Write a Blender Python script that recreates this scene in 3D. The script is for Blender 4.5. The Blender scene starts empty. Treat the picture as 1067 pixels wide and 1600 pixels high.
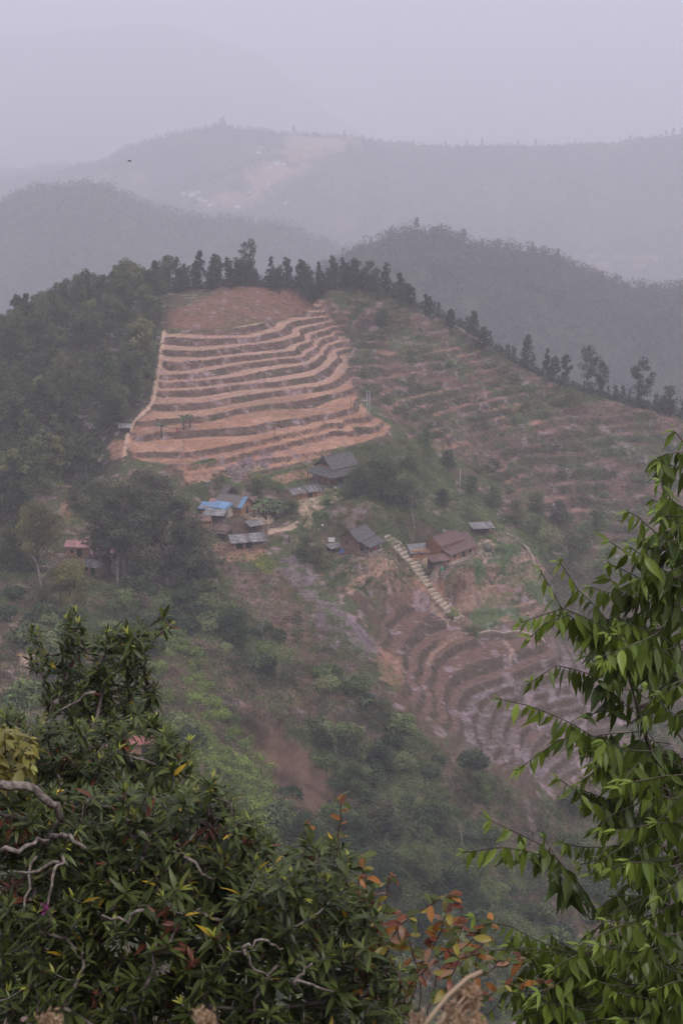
import bpy, math, random
import numpy as np
from mathutils import Vector, Matrix

# ------------------------------------------------------------------ camera, world, sun, exposure
SC = bpy.context.scene
COL = SC.collection
PW, PH, FPX = 1067.0, 1600.0, 2222.0
PITCH = math.radians(16.3)
CP, SP = math.cos(PITCH), math.sin(PITCH)

cam_data = bpy.data.cameras.new("camera")
cam_data.sensor_fit = 'VERTICAL'
cam_data.sensor_height = 36.0
cam_data.sensor_width = 24.0
cam_data.lens = 36.0 * FPX / PH
cam_data.clip_start = 0.05
cam_data.clip_end = 20000.0
cam_data.dof.use_dof = True
cam_data.dof.focus_distance = 18.0
cam_data.dof.aperture_fstop = 18.0
cam = bpy.data.objects.new("camera", cam_data)
COL.objects.link(cam)
cam.location = (0, 0, 0)
cam.rotation_euler = (math.radians(90) - PITCH, 0, 0)
SC.camera = cam

SUN_EL, SUN_AZ = 58.0, 150.0          # elevation, compass direction the light comes from (0 = +Y)
world = bpy.data.worlds.new("World")
SC.world = world
world.use_nodes = True
wn = world.node_tree.nodes; wl = world.node_tree.links
bg = wn["Background"]
sky = wn.new("ShaderNodeTexSky")
sky.sky_type = 'NISHITA'
sky.sun_disc = False
sky.sun_elevation = math.radians(SUN_EL)
sky.sun_rotation = math.radians(SUN_AZ)
sky.altitude = 1200
sky.air_density = 1.0
sky.dust_density = 6.0
sky.ozone_density = 1.0
# overcast veil: the clear sky washed towards an even pale lavender cloud layer
veil = wn.new("ShaderNodeMix"); veil.data_type = 'RGBA'
veil.inputs[0].default_value = 0.80
veil.inputs[7].default_value = (6.2, 6.05, 6.9, 1)
wl.new(sky.outputs[0], veil.inputs[6])
wl.new(veil.outputs[2], bg.inputs[0])
bg.inputs[1].default_value = 0.11

sun_data = bpy.data.lights.new("sun", 'SUN')
sun_data.energy = 1.4
sun_data.angle = math.radians(11)
sun_data.color = (1.0, 0.95, 0.88)
sun = bpy.data.objects.new("sun", sun_data)
COL.objects.link(sun)
_az, _el = math.radians(SUN_AZ), math.radians(SUN_EL)
_d = Vector((math.sin(_az) * math.cos(_el), math.cos(_az) * math.cos(_el), math.sin(_el)))
sun.rotation_euler = _d.to_track_quat('Z', 'Y').to_euler()
sun.location = (0, 0, 150)

SC.view_settings.view_transform = 'Standard'
SC.view_settings.look = 'None'
SC.view_settings.gamma = 1
SC.view_settings.exposure = 0.57
SC.view_settings.use_curve_mapping = False
SC.cycles.volume_bounces = 3
SC.cycles.max_bounces = 6
SC.cycles.diffuse_bounces = 3
SC.cycles.transmission_bounces = 3
SC.cycles.transparent_max_bounces = 6

random.seed(7)
RNG = np.random.default_rng(11)

# ------------------------------------------------------------------ helpers
def P(u, v, Y):
    """photo direction (u, v) at ground distance Y -> point in the valley"""
    a = (u - PW / 2) / FPX; b = (PH / 2 - v) / FPX
    y = CP + b * SP; z = -SP + b * CP
    return (a / y * Y, Y, z / y * Y)

def Pz(u, v, z0):
    a = (u - PW / 2) / FPX; b = (PH / 2 - v) / FPX
    y = CP + b * SP; z = -SP + b * CP
    Y = z0 / z * y
    return (a / y * Y, Y, z0)

def tag(o, label=None, cat=None, group=None, kind=None):
    if label: o["label"] = label
    if cat: o["category"] = cat
    if group: o["group"] = group
    if kind: o["kind"] = kind
    return o

def empty(name, loc, rz=0.0, scale=1.0):
    o = bpy.data.objects.new(name, None)
    COL.objects.link(o)
    o.location = loc; o.rotation_euler = (0, 0, rz)
    o.scale = (scale,) * 3
    o.empty_display_size = 0.3
    return o

def link_mesh(name, me, mat=None, parent=None):
    if mat is not None:
        me.materials.append(mat)
    o = bpy.data.objects.new(name, me)
    COL.objects.link(o)
    if parent is not None:
        o.parent = parent
    return o

def np_mesh(name, V, F, mat=None, parent=None, colors=None, smooth=False):
    """V (n,3) float, F (m,k) int with constant k"""
    V = np.asarray(V, dtype=np.float32); F = np.asarray(F, dtype=np.int32)
    me = bpy.data.meshes.new(name)
    me.vertices.add(len(V)); me.vertices.foreach_set("co", V.ravel())
    m, k = F.shape
    me.loops.add(m * k); me.loops.foreach_set("vertex_index", F.ravel())
    me.polygons.add(m)
    me.polygons.foreach_set("loop_start", np.arange(0, m * k, k, dtype=np.int32))
    me.polygons.foreach_set("loop_total", np.full(m, k, dtype=np.int32))
    if smooth:
        me.polygons.foreach_set("use_smooth", np.ones(m, dtype=bool))
    me.update(calc_edges=True)
    if colors is not None:
        ca = me.color_attributes.new("Col", 'FLOAT_COLOR', 'POINT')
        c = np.ones((len(V), 4), dtype=np.float32); c[:, :3] = colors
        ca.data.foreach_set("color", c.ravel())
    return link_mesh(name, me, mat, parent)

class MB:
    def __init__(s): s.v = []; s.f = []
    def add(s, vs, fs):
        n = len(s.v); s.v += [tuple(p) for p in vs]; s.f += [tuple(i + n for i in f) for f in fs]; return s
    def box(s, x0, x1, y0, y1, z0, z1):
        return s.add([(x0,y0,z0),(x1,y0,z0),(x1,y1,z0),(x0,y1,z0),(x0,y0,z1),(x1,y0,z1),(x1,y1,z1),(x0,y1,z1)],
                     [(0,3,2,1),(4,5,6,7),(0,1,5,4),(1,2,6,5),(2,3,7,6),(3,0,4,7)])
    def hexa(s, lo, hi):
        return s.add(list(lo) + list(hi), [(0,3,2,1),(4,5,6,7),(0,1,5,4),(1,2,6,5),(2,3,7,6),(3,0,4,7)])
    def slab(s, a, b, c, d, t):
        """a quad panel with thickness t downwards"""
        lo = [(p[0], p[1], p[2] - t) for p in (a, b, c, d)]
        return s.hexa(lo, [a, b, c, d])
    def tube(s, pts, rad, n=6):
        pts = [Vector(p) for p in pts]
        if not hasattr(rad, '__len__'): rad = [rad] * len(pts)
        base = len(s.v); prev = None
        for i, p in enumerate(pts):
            d = (pts[min(i + 1, len(pts) - 1)] - pts[max(i - 1, 0)])
            if d.length < 1e-9: d = Vector((0, 0, 1))
            d.normalize()
            if prev is None:
                up = Vector((0, 0, 1)) if abs(d.z) < 0.9 else Vector((1, 0, 0))
                x = d.cross(up).normalized()
            else:
                x = (prev - d * prev.dot(d))
                x = x.normalized() if x.length > 1e-6 else d.orthogonal().normalized()
            prev = x; y = d.cross(x)
            for k in range(n):
                a = 2 * math.pi * k / n
                s.v.append(tuple(p + (x * math.cos(a) + y * math.sin(a)) * rad[i]))
        for i in range(len(pts) - 1):
            for k in range(n):
                a0 = base + i * n + k; a1 = base + i * n + (k + 1) % n
                s.f.append((a0, a1, a1 + n, a0 + n))
        s.f.append(tuple(base + k for k in range(n))[::-1])
        s.f.append(tuple(base + (len(pts) - 1) * n + k for k in range(n)))
        return s
    def build(s, name, mat, parent=None, smooth=False):
        me = bpy.data.meshes.new(name)
        me.from_pydata(s.v, [], s.f)
        if smooth:
            for p in me.polygons: p.use_smooth = True
        me.update()
        return link_mesh(name, me, mat, parent)

def copy_tree(o, parent=None):
    c = o.copy(); COL.objects.link(c)
    if parent is not None: c.parent = parent
    for ch in list(o.children):
        copy_tree(ch, c)
    return c

# lattice noise
def _hash(ix, iy, seed):
    h = (ix.astype(np.int64) * 374761393 + iy.astype(np.int64) * 668265263 + seed * 1442695041) & 0x7fffffff
    h = ((h ^ (h >> 13)) * 1274126177) & 0x7fffffff
    return ((h ^ (h >> 16)) & 0xffff) / 65535.0
def vnoise(x, y, seed=0):
    x = np.asarray(x, float); y = np.asarray(y, float)
    ix = np.floor(x); iy = np.floor(y); fx = x - ix; fy = y - iy
    ix = ix.astype(np.int64); iy = iy.astype(np.int64)
    fx = fx * fx * (3 - 2 * fx); fy = fy * fy * (3 - 2 * fy)
    a = _hash(ix, iy, seed); b = _hash(ix + 1, iy, seed); c = _hash(ix, iy + 1, seed); d = _hash(ix + 1, iy + 1, seed)
    return (a * (1 - fx) + b * fx) * (1 - fy) + (c * (1 - fx) + d * fx) * fy
def fbm(x, y, seed=0, octv=4):
    s = 0; a = 0.5; t = 0
    for k in range(octv):
        s = s + a * vnoise(x * 2 ** k, y * 2 ** k, seed + k * 17); t += a; a *= 0.5
    return s / t
def sstep(e0, e1, x):
    t = np.clip((x - e0) / (e1 - e0), 0, 1); return t * t * (3 - 2 * t)

# ------------------------------------------------------------------ materials
def mat_new(name):
    m = bpy.data.materials.new(name); m.use_nodes = True
    nt = m.node_tree; b = nt.nodes["Principled BSDF"]
    return m, nt, b
def noise_ramp(nt, scale, c0, c1, detail=6, lo=0.35, hi=0.65, coord='Object', stretch=None):
    tc = nt.nodes.new("ShaderNodeTexCoord")
    nz = nt.nodes.new("ShaderNodeTexNoise"); nz.inputs["Scale"].default_value = scale; nz.inputs["Detail"].default_value = detail
    src = tc.outputs[coord]
    if stretch:
        mp = nt.nodes.new("ShaderNodeMapping"); mp.inputs["Scale"].default_value = stretch
        nt.links.new(src, mp.inputs[0]); src = mp.outputs[0]
    nt.links.new(src, nz.inputs["Vector"])
    r = nt.nodes.new("ShaderNodeValToRGB")
    r.color_ramp.elements[0].position = lo; r.color_ramp.elements[1].position = hi
    r.color_ramp.elements[0].color = (*c0, 1); r.color_ramp.elements[1].color = (*c1, 1)
    nt.links.new(nz.outputs[0], r.inputs[0])
    return r.outputs[0], nz.outputs[0]
def mat_noise(name, c0, c1, scale=3.0, rough=0.9, bump=0.0, detail=6, lo=0.35, hi=0.65, spec=0.2, stretch=None):
    m, nt, b = mat_new(name)
    c, n = noise_ramp(nt, scale, c0, c1, detail, lo, hi, stretch=stretch)
    nt.links.new(c, b.inputs["Base Color"])
    b.inputs["Roughness"].default_value = rough
    b.inputs["Specular IOR Level"].default_value = spec
    if bump:
        bp = nt.nodes.new("ShaderNodeBump"); bp.inputs["Strength"].default_value = bump; bp.inputs["Distance"].default_value = 0.05
        nt.links.new(n, bp.inputs["Height"]); nt.links.new(bp.outputs[0], b.inputs["Normal"])
    return m
def mat_brick(name, c0, c1, mortar, scale=1.0, w=0.5, h=0.25):
    m, nt, b = mat_new(name)
    tc = nt.nodes.new("ShaderNodeTexCoord")
    # use x+y as the running direction so both wall directions show courses
    sep = nt.nodes.new("ShaderNodeSeparateXYZ"); nt.links.new(tc.outputs["Object"], sep.inputs[0])
    ad = nt.nodes.new("ShaderNodeMath"); ad.operation = 'ADD'
    nt.links.new(sep.outputs[0], ad.inputs[0]); nt.links.new(sep.outputs[1], ad.inputs[1])
    cb = nt.nodes.new("ShaderNodeCombineXYZ"); nt.links.new(ad.outputs[0], cb.inputs[0]); nt.links.new(sep.outputs[2], cb.inputs[1])
    br = nt.nodes.new("ShaderNodeTexBrick")
    nt.links.new(cb.outputs[0], br.inputs["Vector"])
    br.inputs["Color1"].default_value = (*c0, 1); br.inputs["Color2"].default_value = (*c1, 1); br.inputs["Mortar"].default_value = (*mortar, 1)
    br.inputs["Scale"].default_value = scale; br.inputs["Brick Width"].default_value = w; br.inputs["Row Height"].default_value = h
    br.inputs["Mortar Size"].default_value = 0.03
    c, n = noise_ramp(nt, 1.3, (0.55, 0.5, 0.48), (1.15, 1.1, 1.05), 5, 0.3, 0.7)
    mx = nt.nodes.new("ShaderNodeMix"); mx.data_type = 'RGBA'; mx.blend_type = 'MULTIPLY'; mx.inputs[0].default_value = 1
    nt.links.new(br.outputs[0], mx.inputs[6]); nt.links.new(c, mx.inputs[7])
    nt.links.new(mx.outputs[2], b.inputs["Base Color"]); b.inputs["Roughness"].default_value = 0.95
    return m
def mat_corrugated(name, c0, c1, rough=0.5, rust=None, scale=8.0):
    m, nt, b = mat_new(name)
    c, n = noise_ramp(nt, 1.2, c0, c1, 6, 0.38, 0.6)
    tc = nt.nodes.new("ShaderNodeTexCoord")
    wv = nt.nodes.new("ShaderNodeTexWave"); wv.wave_type = 'BANDS'; wv.bands_direction = 'X'; wv.inputs["Scale"].default_value = scale
    nt.links.new(tc.outputs["Object"], wv.inputs["Vector"])
    bp = nt.nodes.new("ShaderNodeBump"); bp.inputs["Strength"].default_value = 0.5; bp.inputs["Distance"].default_value = 0.03
    nt.links.new(wv.outputs["Fac"], bp.inputs["Height"]); nt.links.new(bp.outputs[0], b.inputs["Normal"])
    src = c
    if rust:
        c2, n2 = noise_ramp(nt, 0.8, (0, 0, 0), (1, 1, 1), 8, 0.5, 0.62)
        mx = nt.nodes.new("ShaderNodeMix"); mx.data_type = 'RGBA'
        mx.inputs[7].default_value = (*rust, 1)
        nt.links.new(c2, mx.inputs[0]); nt.links.new(c, mx.inputs[6]); src = mx.outputs[2]
    g = nt.nodes.new("ShaderNodeNewGeometry"); mr = nt.nodes.new("ShaderNodeMapRange"); mr.inputs[3].default_value = 0.45; mr.inputs[4].default_value = 1.15
    nt.links.new(g.outputs["Random Per Island"], mr.inputs[0]); hs = nt.nodes.new("ShaderNodeHueSaturation"); nt.links.new(mr.outputs[0], hs.inputs["Value"]); nt.links.new(src, hs.inputs["Color"])
    nt.links.new(hs.outputs[0], b.inputs["Base Color"]); b.inputs["Roughness"].default_value = rough
    return m
def mat_foliage(name, dark, light, extra=None, trans=0.25, rough=0.65, spec=0.25, use_col=False, objvar=0.35, patch=0.25):
    """leaf colours vary leaf by leaf, by larger sprays and tree by tree"""
    m, nt, b = mat_new(name)
    N = nt.nodes; L = nt.links
    geo = N.new("ShaderNodeNewGeometry")
    if use_col:
        at = N.new("ShaderNodeVertexColor"); at.layer_name = "Col"; base = at.outputs[0]
    else:
        tc = N.new("ShaderNodeTexCoord")
        nz = N.new("ShaderNodeTexNoise"); nz.inputs["Scale"].default_value = patch; nz.inputs["Detail"].default_value = 3
        L.new(tc.outputs["Object"], nz.inputs["Vector"])
        ad = N.new("ShaderNodeMath"); ad.operation = 'MULTIPLY_ADD'
        L.new(geo.outputs["Random Per Island"], ad.inputs[0]); ad.inputs[1].default_value = 0.45
        mr = N.new("ShaderNodeMapRange"); mr.inputs[1].default_value = 0.3; mr.inputs[2].default_value = 0.7
        mr.inputs[3].default_value = 0.0; mr.inputs[4].default_value = 0.60
        L.new(nz.outputs[0], mr.inputs[0]); L.new(mr.outputs[0], ad.inputs[2])
        r = N.new("ShaderNodeValToRGB")
        r.color_ramp.elements[0].position = 0.1; r.color_ramp.elements[1].position = 0.95
        r.color_ramp.elements[0].color = (*dark, 1); r.color_ramp.elements[1].color = (*light, 1)
        L.new(ad.outputs[0], r.inputs[0]); base = r.outputs[0]
        if extra:
            oi = N.new("ShaderNodeObjectInfo")
            r2 = N.new("ShaderNodeMapRange"); r2.inputs[1].default_value = 0.45; r2.inputs[2].default_value = 1.0
            r2.inputs[3].default_value = 0; r2.inputs[4].default_value = objvar * 2
            L.new(oi.outputs["Random"], r2.inputs[0])
            mx = N.new("ShaderNodeMix"); mx.data_type = 'RGBA'; mx.inputs[7].default_value = (*extra, 1)
            L.new(r2.outputs[0], mx.inputs[0]); L.new(base, mx.inputs[6]); base = mx.outputs[2]
    if not use_col:      # stands of different plants: lighter and darker stretches over the hill
        gp = N.new("ShaderNodeNewGeometry"); nw = N.new("ShaderNodeTexNoise"); nw.inputs["Scale"].default_value = 0.16; nw.inputs["Detail"].default_value = 2
        L.new(gp.outputs["Position"], nw.inputs["Vector"]); mw = N.new("ShaderNodeMapRange"); mw.inputs[1].default_value = 0.34; mw.inputs[2].default_value = 0.66
        mw.inputs[3].default_value = 0.62; mw.inputs[4].default_value = 1.45; L.new(nw.outputs[0], mw.inputs[0])
        hw = N.new("ShaderNodeHueSaturation"); L.new(mw.outputs[0], hw.inputs["Value"]); L.new(base, hw.inputs["Color"]); base = hw.outputs[0]
    hsv = N.new("ShaderNodeHueSaturation")
    oi = N.new("ShaderNodeObjectInfo")
    mv = N.new("ShaderNodeMapRange"); mv.inputs[3].default_value = 1 - objvar * 0.8; mv.inputs[4].default_value = 1 + objvar * 0.8
    if use_col:
        L.new(geo.outputs["Random Per Island"], mv.inputs[0])
    else:
        L.new(oi.outputs["Random"], mv.inputs[0])
    L.new(mv.outputs[0], hsv.inputs["Value"]); L.new(base, hsv.inputs["Color"])
    L.new(hsv.outputs[0], b.inputs["Base Color"])
    b.inputs["Roughness"].default_value = rough
    b.inputs["Specular IOR Level"].default_value = spec
    if trans > 0:
        tr = N.new("ShaderNodeBsdfTranslucent"); ms = N.new("ShaderNodeMixShader"); ms.inputs[0].default_value = trans
        L.new(hsv.outputs[0], tr.inputs[0]); L.new(b.outputs[0], ms.inputs[1]); L.new(tr.outputs[0], ms.inputs[2])
        L.new(ms.outputs[0], N["Material Output"].inputs["Surface"])
    return m

def mat_ground():
    m, nt, b = mat_new("hillside_soil")
    N = nt.nodes; L = nt.links
    at = N.new("ShaderNodeVertexColor"); at.layer_name = "Col"
    c, n = noise_ramp(nt, 0.9, (0.66, 0.64, 0.62), (1.3, 1.3, 1.3), 8, 0.3, 0.7)
    mx = N.new("ShaderNodeMix"); mx.data_type = 'RGBA'; mx.blend_type = 'MULTIPLY'; mx.inputs[0].default_value = 1
    L.new(at.outputs[0], mx.inputs[6]); L.new(c, mx.inputs[7]); L.new(mx.outputs[2], b.inputs["Base Color"])
    b.inputs["Roughness"].default_value = 1.0; b.inputs["Specular IOR Level"].default_value = 0.05
    bp = N.new("ShaderNodeBump"); bp.inputs["Strength"].default_value = 0.8; bp.inputs["Distance"].default_value = 0.35
    L.new(n, bp.inputs["Height"]); L.new(bp.outputs[0], b.inputs["Normal"])
    return m

M = {}
M['ground'] = mat_ground()
M['bark'] = mat_noise("bark_brown", (0.05, 0.04, 0.03), (0.12, 0.10, 0.08), 6, 0.95, 0.4)
M['bark_pale'] = mat_noise("bark_pale_grey", (0.20, 0.17, 0.15), (0.36, 0.32, 0.29), 4, 0.9, 0.3)
M['bark_near'] = mat_noise("bark_grey_twig", (0.07, 0.055, 0.05), (0.20, 0.17, 0.155), 30, 0.85, 0.4)
M['twig_green'] = mat_noise("twig_green_brown", (0.05, 0.045, 0.02), (0.09, 0.09, 0.04), 40, 0.8)
M['twig_red'] = mat_noise("twig_dark_red", (0.06, 0.02, 0.02), (0.12, 0.045, 0.035), 40, 0.7)
M['forest'] = mat_foliage("forest_leaves", (0.018, 0.034, 0.013), (0.115, 0.145, 0.052), (0.14, 0.13, 0.055), 0.2, objvar=0.35)
M['pine'] = mat_foliage("ridge_tree_leaves", (0.012, 0.024, 0.013), (0.060, 0.085, 0.042), None, 0.1, objvar=0.2)
M['big'] = mat_foliage("village_tree_leaves", (0.026, 0.032, 0.020), (0.145, 0.145, 0.080), None, 0.15, objvar=0.2)
M['olive'] = mat_foliage("olive_tree_leaves", (0.045, 0.050, 0.014), (0.23, 0.20, 0.065), None, 0.15, objvar=0.2)
M['shrub'] = mat_foliage("shrub_leaves", (0.030, 0.058, 0.016), (0.17, 0.225, 0.070), (0.17, 0.16, 0.08), 0.15, objvar=0.3)
M['shrub_bright'] = mat_foliage("bright_shrub_leaves", (0.07, 0.11, 0.020), (0.29, 0.36, 0.085), None, 0.2, objvar=0.2)
M['shrub_dull'] = mat_foliage("dull_scrub_leaves", (0.045, 0.045, 0.026), (0.19, 0.16, 0.10), (0.19, 0.11, 0.09), 0.1, objvar=0.3)
M['mauve'] = mat_foliage("mauve_dry_brush", (0.13, 0.095, 0.105), (0.36, 0.28, 0.31), None, 0.1, patch=0.3)
M['bankweed'] = mat_foliage("brown_bank_weeds", (0.06, 0.04, 0.034), (0.19, 0.125, 0.10), None, 0.1, objvar=0.1)
M['slope'] = mat_foliage("slope_tree_leaves", (0.014, 0.030, 0.014), (0.080, 0.115, 0.045), (0.09, 0.10, 0.04), 0.12, objvar=0.3)
M['drygrass'] = mat_foliage("dry_grass", (0.17, 0.105, 0.08), (0.44, 0.29, 0.22), None, 0.1, patch=0.1)
M['crop'] = mat_foliage("crop_leaves", (0.05, 0.10, 0.03), (0.12, 0.20, 0.06), None, 0.2, patch=0.5)
M['crop_yellow'] = mat_foliage("yellow_crop_leaves", (0.16, 0.20, 0.03), (0.32, 0.34, 0.05), None, 0.2, patch=0.5)
M['banana'] = mat_foliage("banana_leaves", (0.05, 0.08, 0.03), (0.13, 0.17, 0.07), None, 0.25, patch=1.0)
M['farwood'] = mat_foliage("distant_woods", (0.020, 0.034, 0.016), (0.085, 0.10, 0.05), None, 0.0, patch=0.02)
M['leaf'] = mat_foliage("near_leaves", None, None, trans=0.30, rough=0.42, spec=0.35, use_col=True, objvar=0.3)
M['slate'] = mat_noise("slate_roof", (0.055, 0.052, 0.054), (0.13, 0.122, 0.122), 2.2, 0.8, 0.4, stretch=(1, 1, 1))
M['thatch'] = mat_noise("weathered_thatch", (0.10, 0.085, 0.08), (0.19, 0.165, 0.15), 4, 0.95, 0.5, stretch=(1, 6, 1))
M['blue'] = mat_corrugated("blue_sheet", (0.11, 0.23, 0.40), (0.18, 0.31, 0.50))
M['tin'] = mat_corrugated("grey_tin", (0.13, 0.125, 0.125), (0.28, 0.27, 0.27), rust=(0.13, 0.085, 0.075))
M['rust'] = mat_corrugated("rusty_tin", (0.11, 0.060, 0.055), (0.17, 0.095, 0.08), 0.8)
M['redtin'] = mat_corrugated("faded_red_tin", (0.26, 0.085, 0.075), (0.40, 0.14, 0.125), 0.6)
M['pinktin'] = mat_corrugated("dusty_pink_tin", (0.30, 0.15, 0.14), (0.40, 0.20, 0.19), 0.7)
M['wall_mud'] = mat_noise("ochre_mud_wall", (0.28, 0.15, 0.085), (0.40, 0.22, 0.13), 1.5, 0.95, 0.3)
M['wall_orange'] = mat_noise("orange_mud_wall", (0.42, 0.18, 0.08), (0.55, 0.25, 0.12), 1.5, 0.95, 0.2)
M['wall_pale'] = mat_noise("pale_plaster", (0.40, 0.33, 0.28), (0.55, 0.47, 0.40), 1.0, 0.95, 0.1)
M['wall_brick'] = mat_brick("rough_brick_wall", (0.20, 0.11, 0.075), (0.30, 0.18, 0.13), (0.16, 0.12, 0.10), 1.0, 0.5, 0.24)
M['stone'] = mat_brick("rough_stone_wall", (0.26, 0.21, 0.19), (0.42, 0.35, 0.31), (0.15, 0.12, 0.10), 1.0, 0.45, 0.25)
M['slabs'] = mat_noise("pale_stone_slabs", (0.34, 0.27, 0.21), (0.50, 0.41, 0.33), 1.2, 0.95, 0.4)
M['wood'] = mat_noise("dark_timber", (0.05, 0.035, 0.028), (0.11, 0.08, 0.06), 8, 0.9, 0.2)
M['wood_pale'] = mat_noise("pale_timber", (0.30, 0.20, 0.13), (0.42, 0.30, 0.20), 6, 0.9)
M['dark'] = mat_noise("dark_interior", (0.012, 0.01, 0.01), (0.03, 0.025, 0.022), 3, 1.0)
M['pole'] = mat_noise("galvanised_pole", (0.32, 0.32, 0.34), (0.46, 0.46, 0.48), 5, 0.6)
M['white'] = mat_noise("white_cloth", (0.6, 0.58, 0.58), (0.8, 0.78, 0.78), 3, 0.9)
M['cl_blue'] = mat_noise("blue_cloth", (0.06, 0.10, 0.32), (0.10, 0.16, 0.45), 5, 0.9)
M['cl_pink'] = mat_noise("pink_cloth", (0.55, 0.08, 0.16), (0.70, 0.14, 0.24), 5, 0.9)
M['cl_red'] = mat_noise("red_cloth", (0.45, 0.04, 0.06), (0.6, 0.07, 0.09), 5, 0.9)
M['cl_dark'] = mat_noise("dark_cloth", (0.03, 0.03, 0.05), (0.06, 0.06, 0.09), 5, 0.9)
M['cl_green'] = mat_noise("green_cloth", (0.03, 0.22, 0.12), (0.05, 0.32, 0.18), 5, 0.9)
M['skin'] = mat_noise("skin_brown", (0.22, 0.12, 0.08), (0.28, 0.16, 0.11), 8, 0.6)
M['hair'] = mat_noise("hair_black", (0.01, 0.01, 0.01), (0.02, 0.018, 0.016), 8, 0.6)
M['bird'] = mat_noise("bird_feathers", (0.02, 0.018, 0.018), (0.06, 0.05, 0.045), 8, 0.8)
M['flower'] = mat_foliage("dry_flower", (0.28, 0.16, 0.10), (0.55, 0.40, 0.26), None, 0.2, patch=20)
M['drystem'] = mat_noise("dry_stem", (0.35, 0.25, 0.17), (0.55, 0.42, 0.30), 10, 0.9)

# ------------------------------------------------------------------ terrain: the near hill with its terraces
contours = []                    # (height, photo points along one terrace edge)
def zc(z, pts): contours.append((z, pts))
def q(pts): return [(170 + x / 2.27, 420 + y / 2.27) for x, y in pts]
DZ = 1.7
ZT = lambda k: -88.0 + (10 - k) * DZ
zc(ZT(1), q([(195,240),(350,248),(510,244),(580,225),(640,195),(690,158)]))
zc(ZT(2), q([(200,288),(330,290),(450,278),(600,258),(680,215),(755,155)]))
zc(ZT(3), q([(200,328),(330,325),(440,312),(540,303),(660,290),(720,255),(780,215),(820,200)]))
zc(ZT(4), q([(190,376),(300,370),(400,352),(500,333),(620,318),(700,300),(745,262),(835,222)]))
zc(ZT(5), q([(185,404),(300,398),(450,384),(540,366),(650,347),(720,332),(762,292),(845,244)]))
zc(ZT(6), q([(175,434),(300,430),(450,412),(600,400),(720,380),(780,350),(810,310),(828,288)]))
zc(ZT(7), q([(175,478),(350,472),(480,452),(600,432),(730,418),(810,395),(850,355),(864,310)]))
zc(ZT(8), q([(110,538),(250,530),(330,525),(450,500),(560,480),(680,465),(780,445),(845,432)]))
zc(ZT(9), q([(100,590),(320,572),(450,560),(600,540),(730,520),(800,510),(850,495),(888,455)]))
zc(ZT(10), q([(75,650),(300,650),(450,622),(600,592),(740,562),(830,547),(912,525)]))
zc(ZT(11), q([(330,690),(480,655),(640,612),(760,585),(860,562),(945,562)]))
zc(ZT(12), q([(560,672),(700,655),(850,628),(960,602),(998,572)]))
zc(ZT(13.6), q([(440,762),(560,735),(710,696)]))
zc(-116.0, [(640,922),(610,945),(592,985),(600,1018)])
zc(-117.3, [(676,942),(627,958),(603,978),(595,1012)])
zc(-118.6, [(697,966),(668,974),(646,992),(631,1018),(626,1045)])
zc(-120.0, [(722,985),(692,996),(667,1012),(655,1045),(660,1080)])
zc(-121.4, [(800,986),(745,991),(715,1006),(690,1022),(674,1040),(668,1065),(675,1098)])
zc(-123.0, [(850,1008),(800,1026),(742,1046),(710,1062),(698,1085),(703,1120)])
zc(-124.4, [(870,1030),(800,1055),(752,1071),(726,1086),(714,1110),(720,1145)])
zc(-126.0, [(900,1048),(832,1070),(790,1078),(764,1092),(750,1112),(747,1148)])
zc(-127.6, [(930,1070),(855,1090),(805,1098),(782,1110),(770,1140),(785,1180)])
zc(-129.4, [(950,1092),(870,1105),(830,1120),(802,1150),(810,1190)])

ctl = [  # (u, v, distance)
 (400,444,500),(330,455,492),(470,447,505),(270,462,492),(500,470,492),(520,446,507),
 (0,560,440),(60,520,455),(120,488,472),(200,462,485),(-120,640,420),(-260,760,400),
 (100,650,385),(30,680,375),(180,620,410),(120,560,430),(220,540,437),(100,780,355),(0,790,340),(-120,860,330),(-260,950,330),
 (640,478,500),(700,500,498),(800,565,490),(900,608,478),(1000,632,468),(1067,655,460),(1200,720,450),(1350,800,440),
 (600,560,456),(560,500,485),(700,650,428),(620,660,405),(700,760,384),(600,740,372),(800,700,425),(800,800,385),(900,750,408),(900,860,376),
 (1000,800,392),(1100,850,385),(1000,950,350),(900,985,334),(1150,1000,350),(850,850,372),(1000,720,430),(1250,950,380),
 (1000,1100,308),(1150,1150,300),(1000,1300,256),(1150,1350,250),(900,1500,222),(1050,1500,225),(850,1250,260),(850,1180,272),
 (340,780,340),(380,850,322),(560,850,328),(440,800,338),(525,762,353),(690,872,332),(620,780,352),(740,850,347),(800,850,345),(650,700,395),
 (603,838,331),(715,970,318),(660,905,324),(760,960,322),(820,930,330),(760,900,335),
 (350,900,305),(400,950,293),(500,950,300),(540,900,312),(470,1020,276),(250,900,298),(250,1000,262),(200,850,317),(150,750,350),(50,750,345),
 (50,900,285),(150,900,298),(100,1000,250),(30,1100,205),(200,1100,228),(200,1200,193),(0,1300,160),(-150,1200,175),(-150,1000,240),(-150,1400,140),
 (400,1400,190),(700,1400,214),(600,1500,190),(700,1600,180),(300,1600,150),(150,1400,160),(500,1600,168),
 (450,1100,254),(300,1100,236),(600,1100,266),(600,1200,250),(700,1200,252),(500,1300,212),(400,1220,225),(300,1250,200),(600,1300,226),(700,1300,234),(340,1180,214),(390,1180,234),
 (560,990,292),(540,960,297),(520,1060,270),
]
pts3 = [P(*c) for c in ctl]
for z, pp in contours:
    for a, b in zip(pp[:-1], pp[1:]):
        n = max(1, int(math.hypot(b[0]-a[0], b[1]-a[1]) / 22))
        for k in range(n):
            t = k / n; pts3.append(Pz(a[0]+(b[0]-a[0])*t, a[1]+(b[1]-a[1])*t, z))
    pts3.append(Pz(pp[-1][0], pp[-1][1], z))
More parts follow.
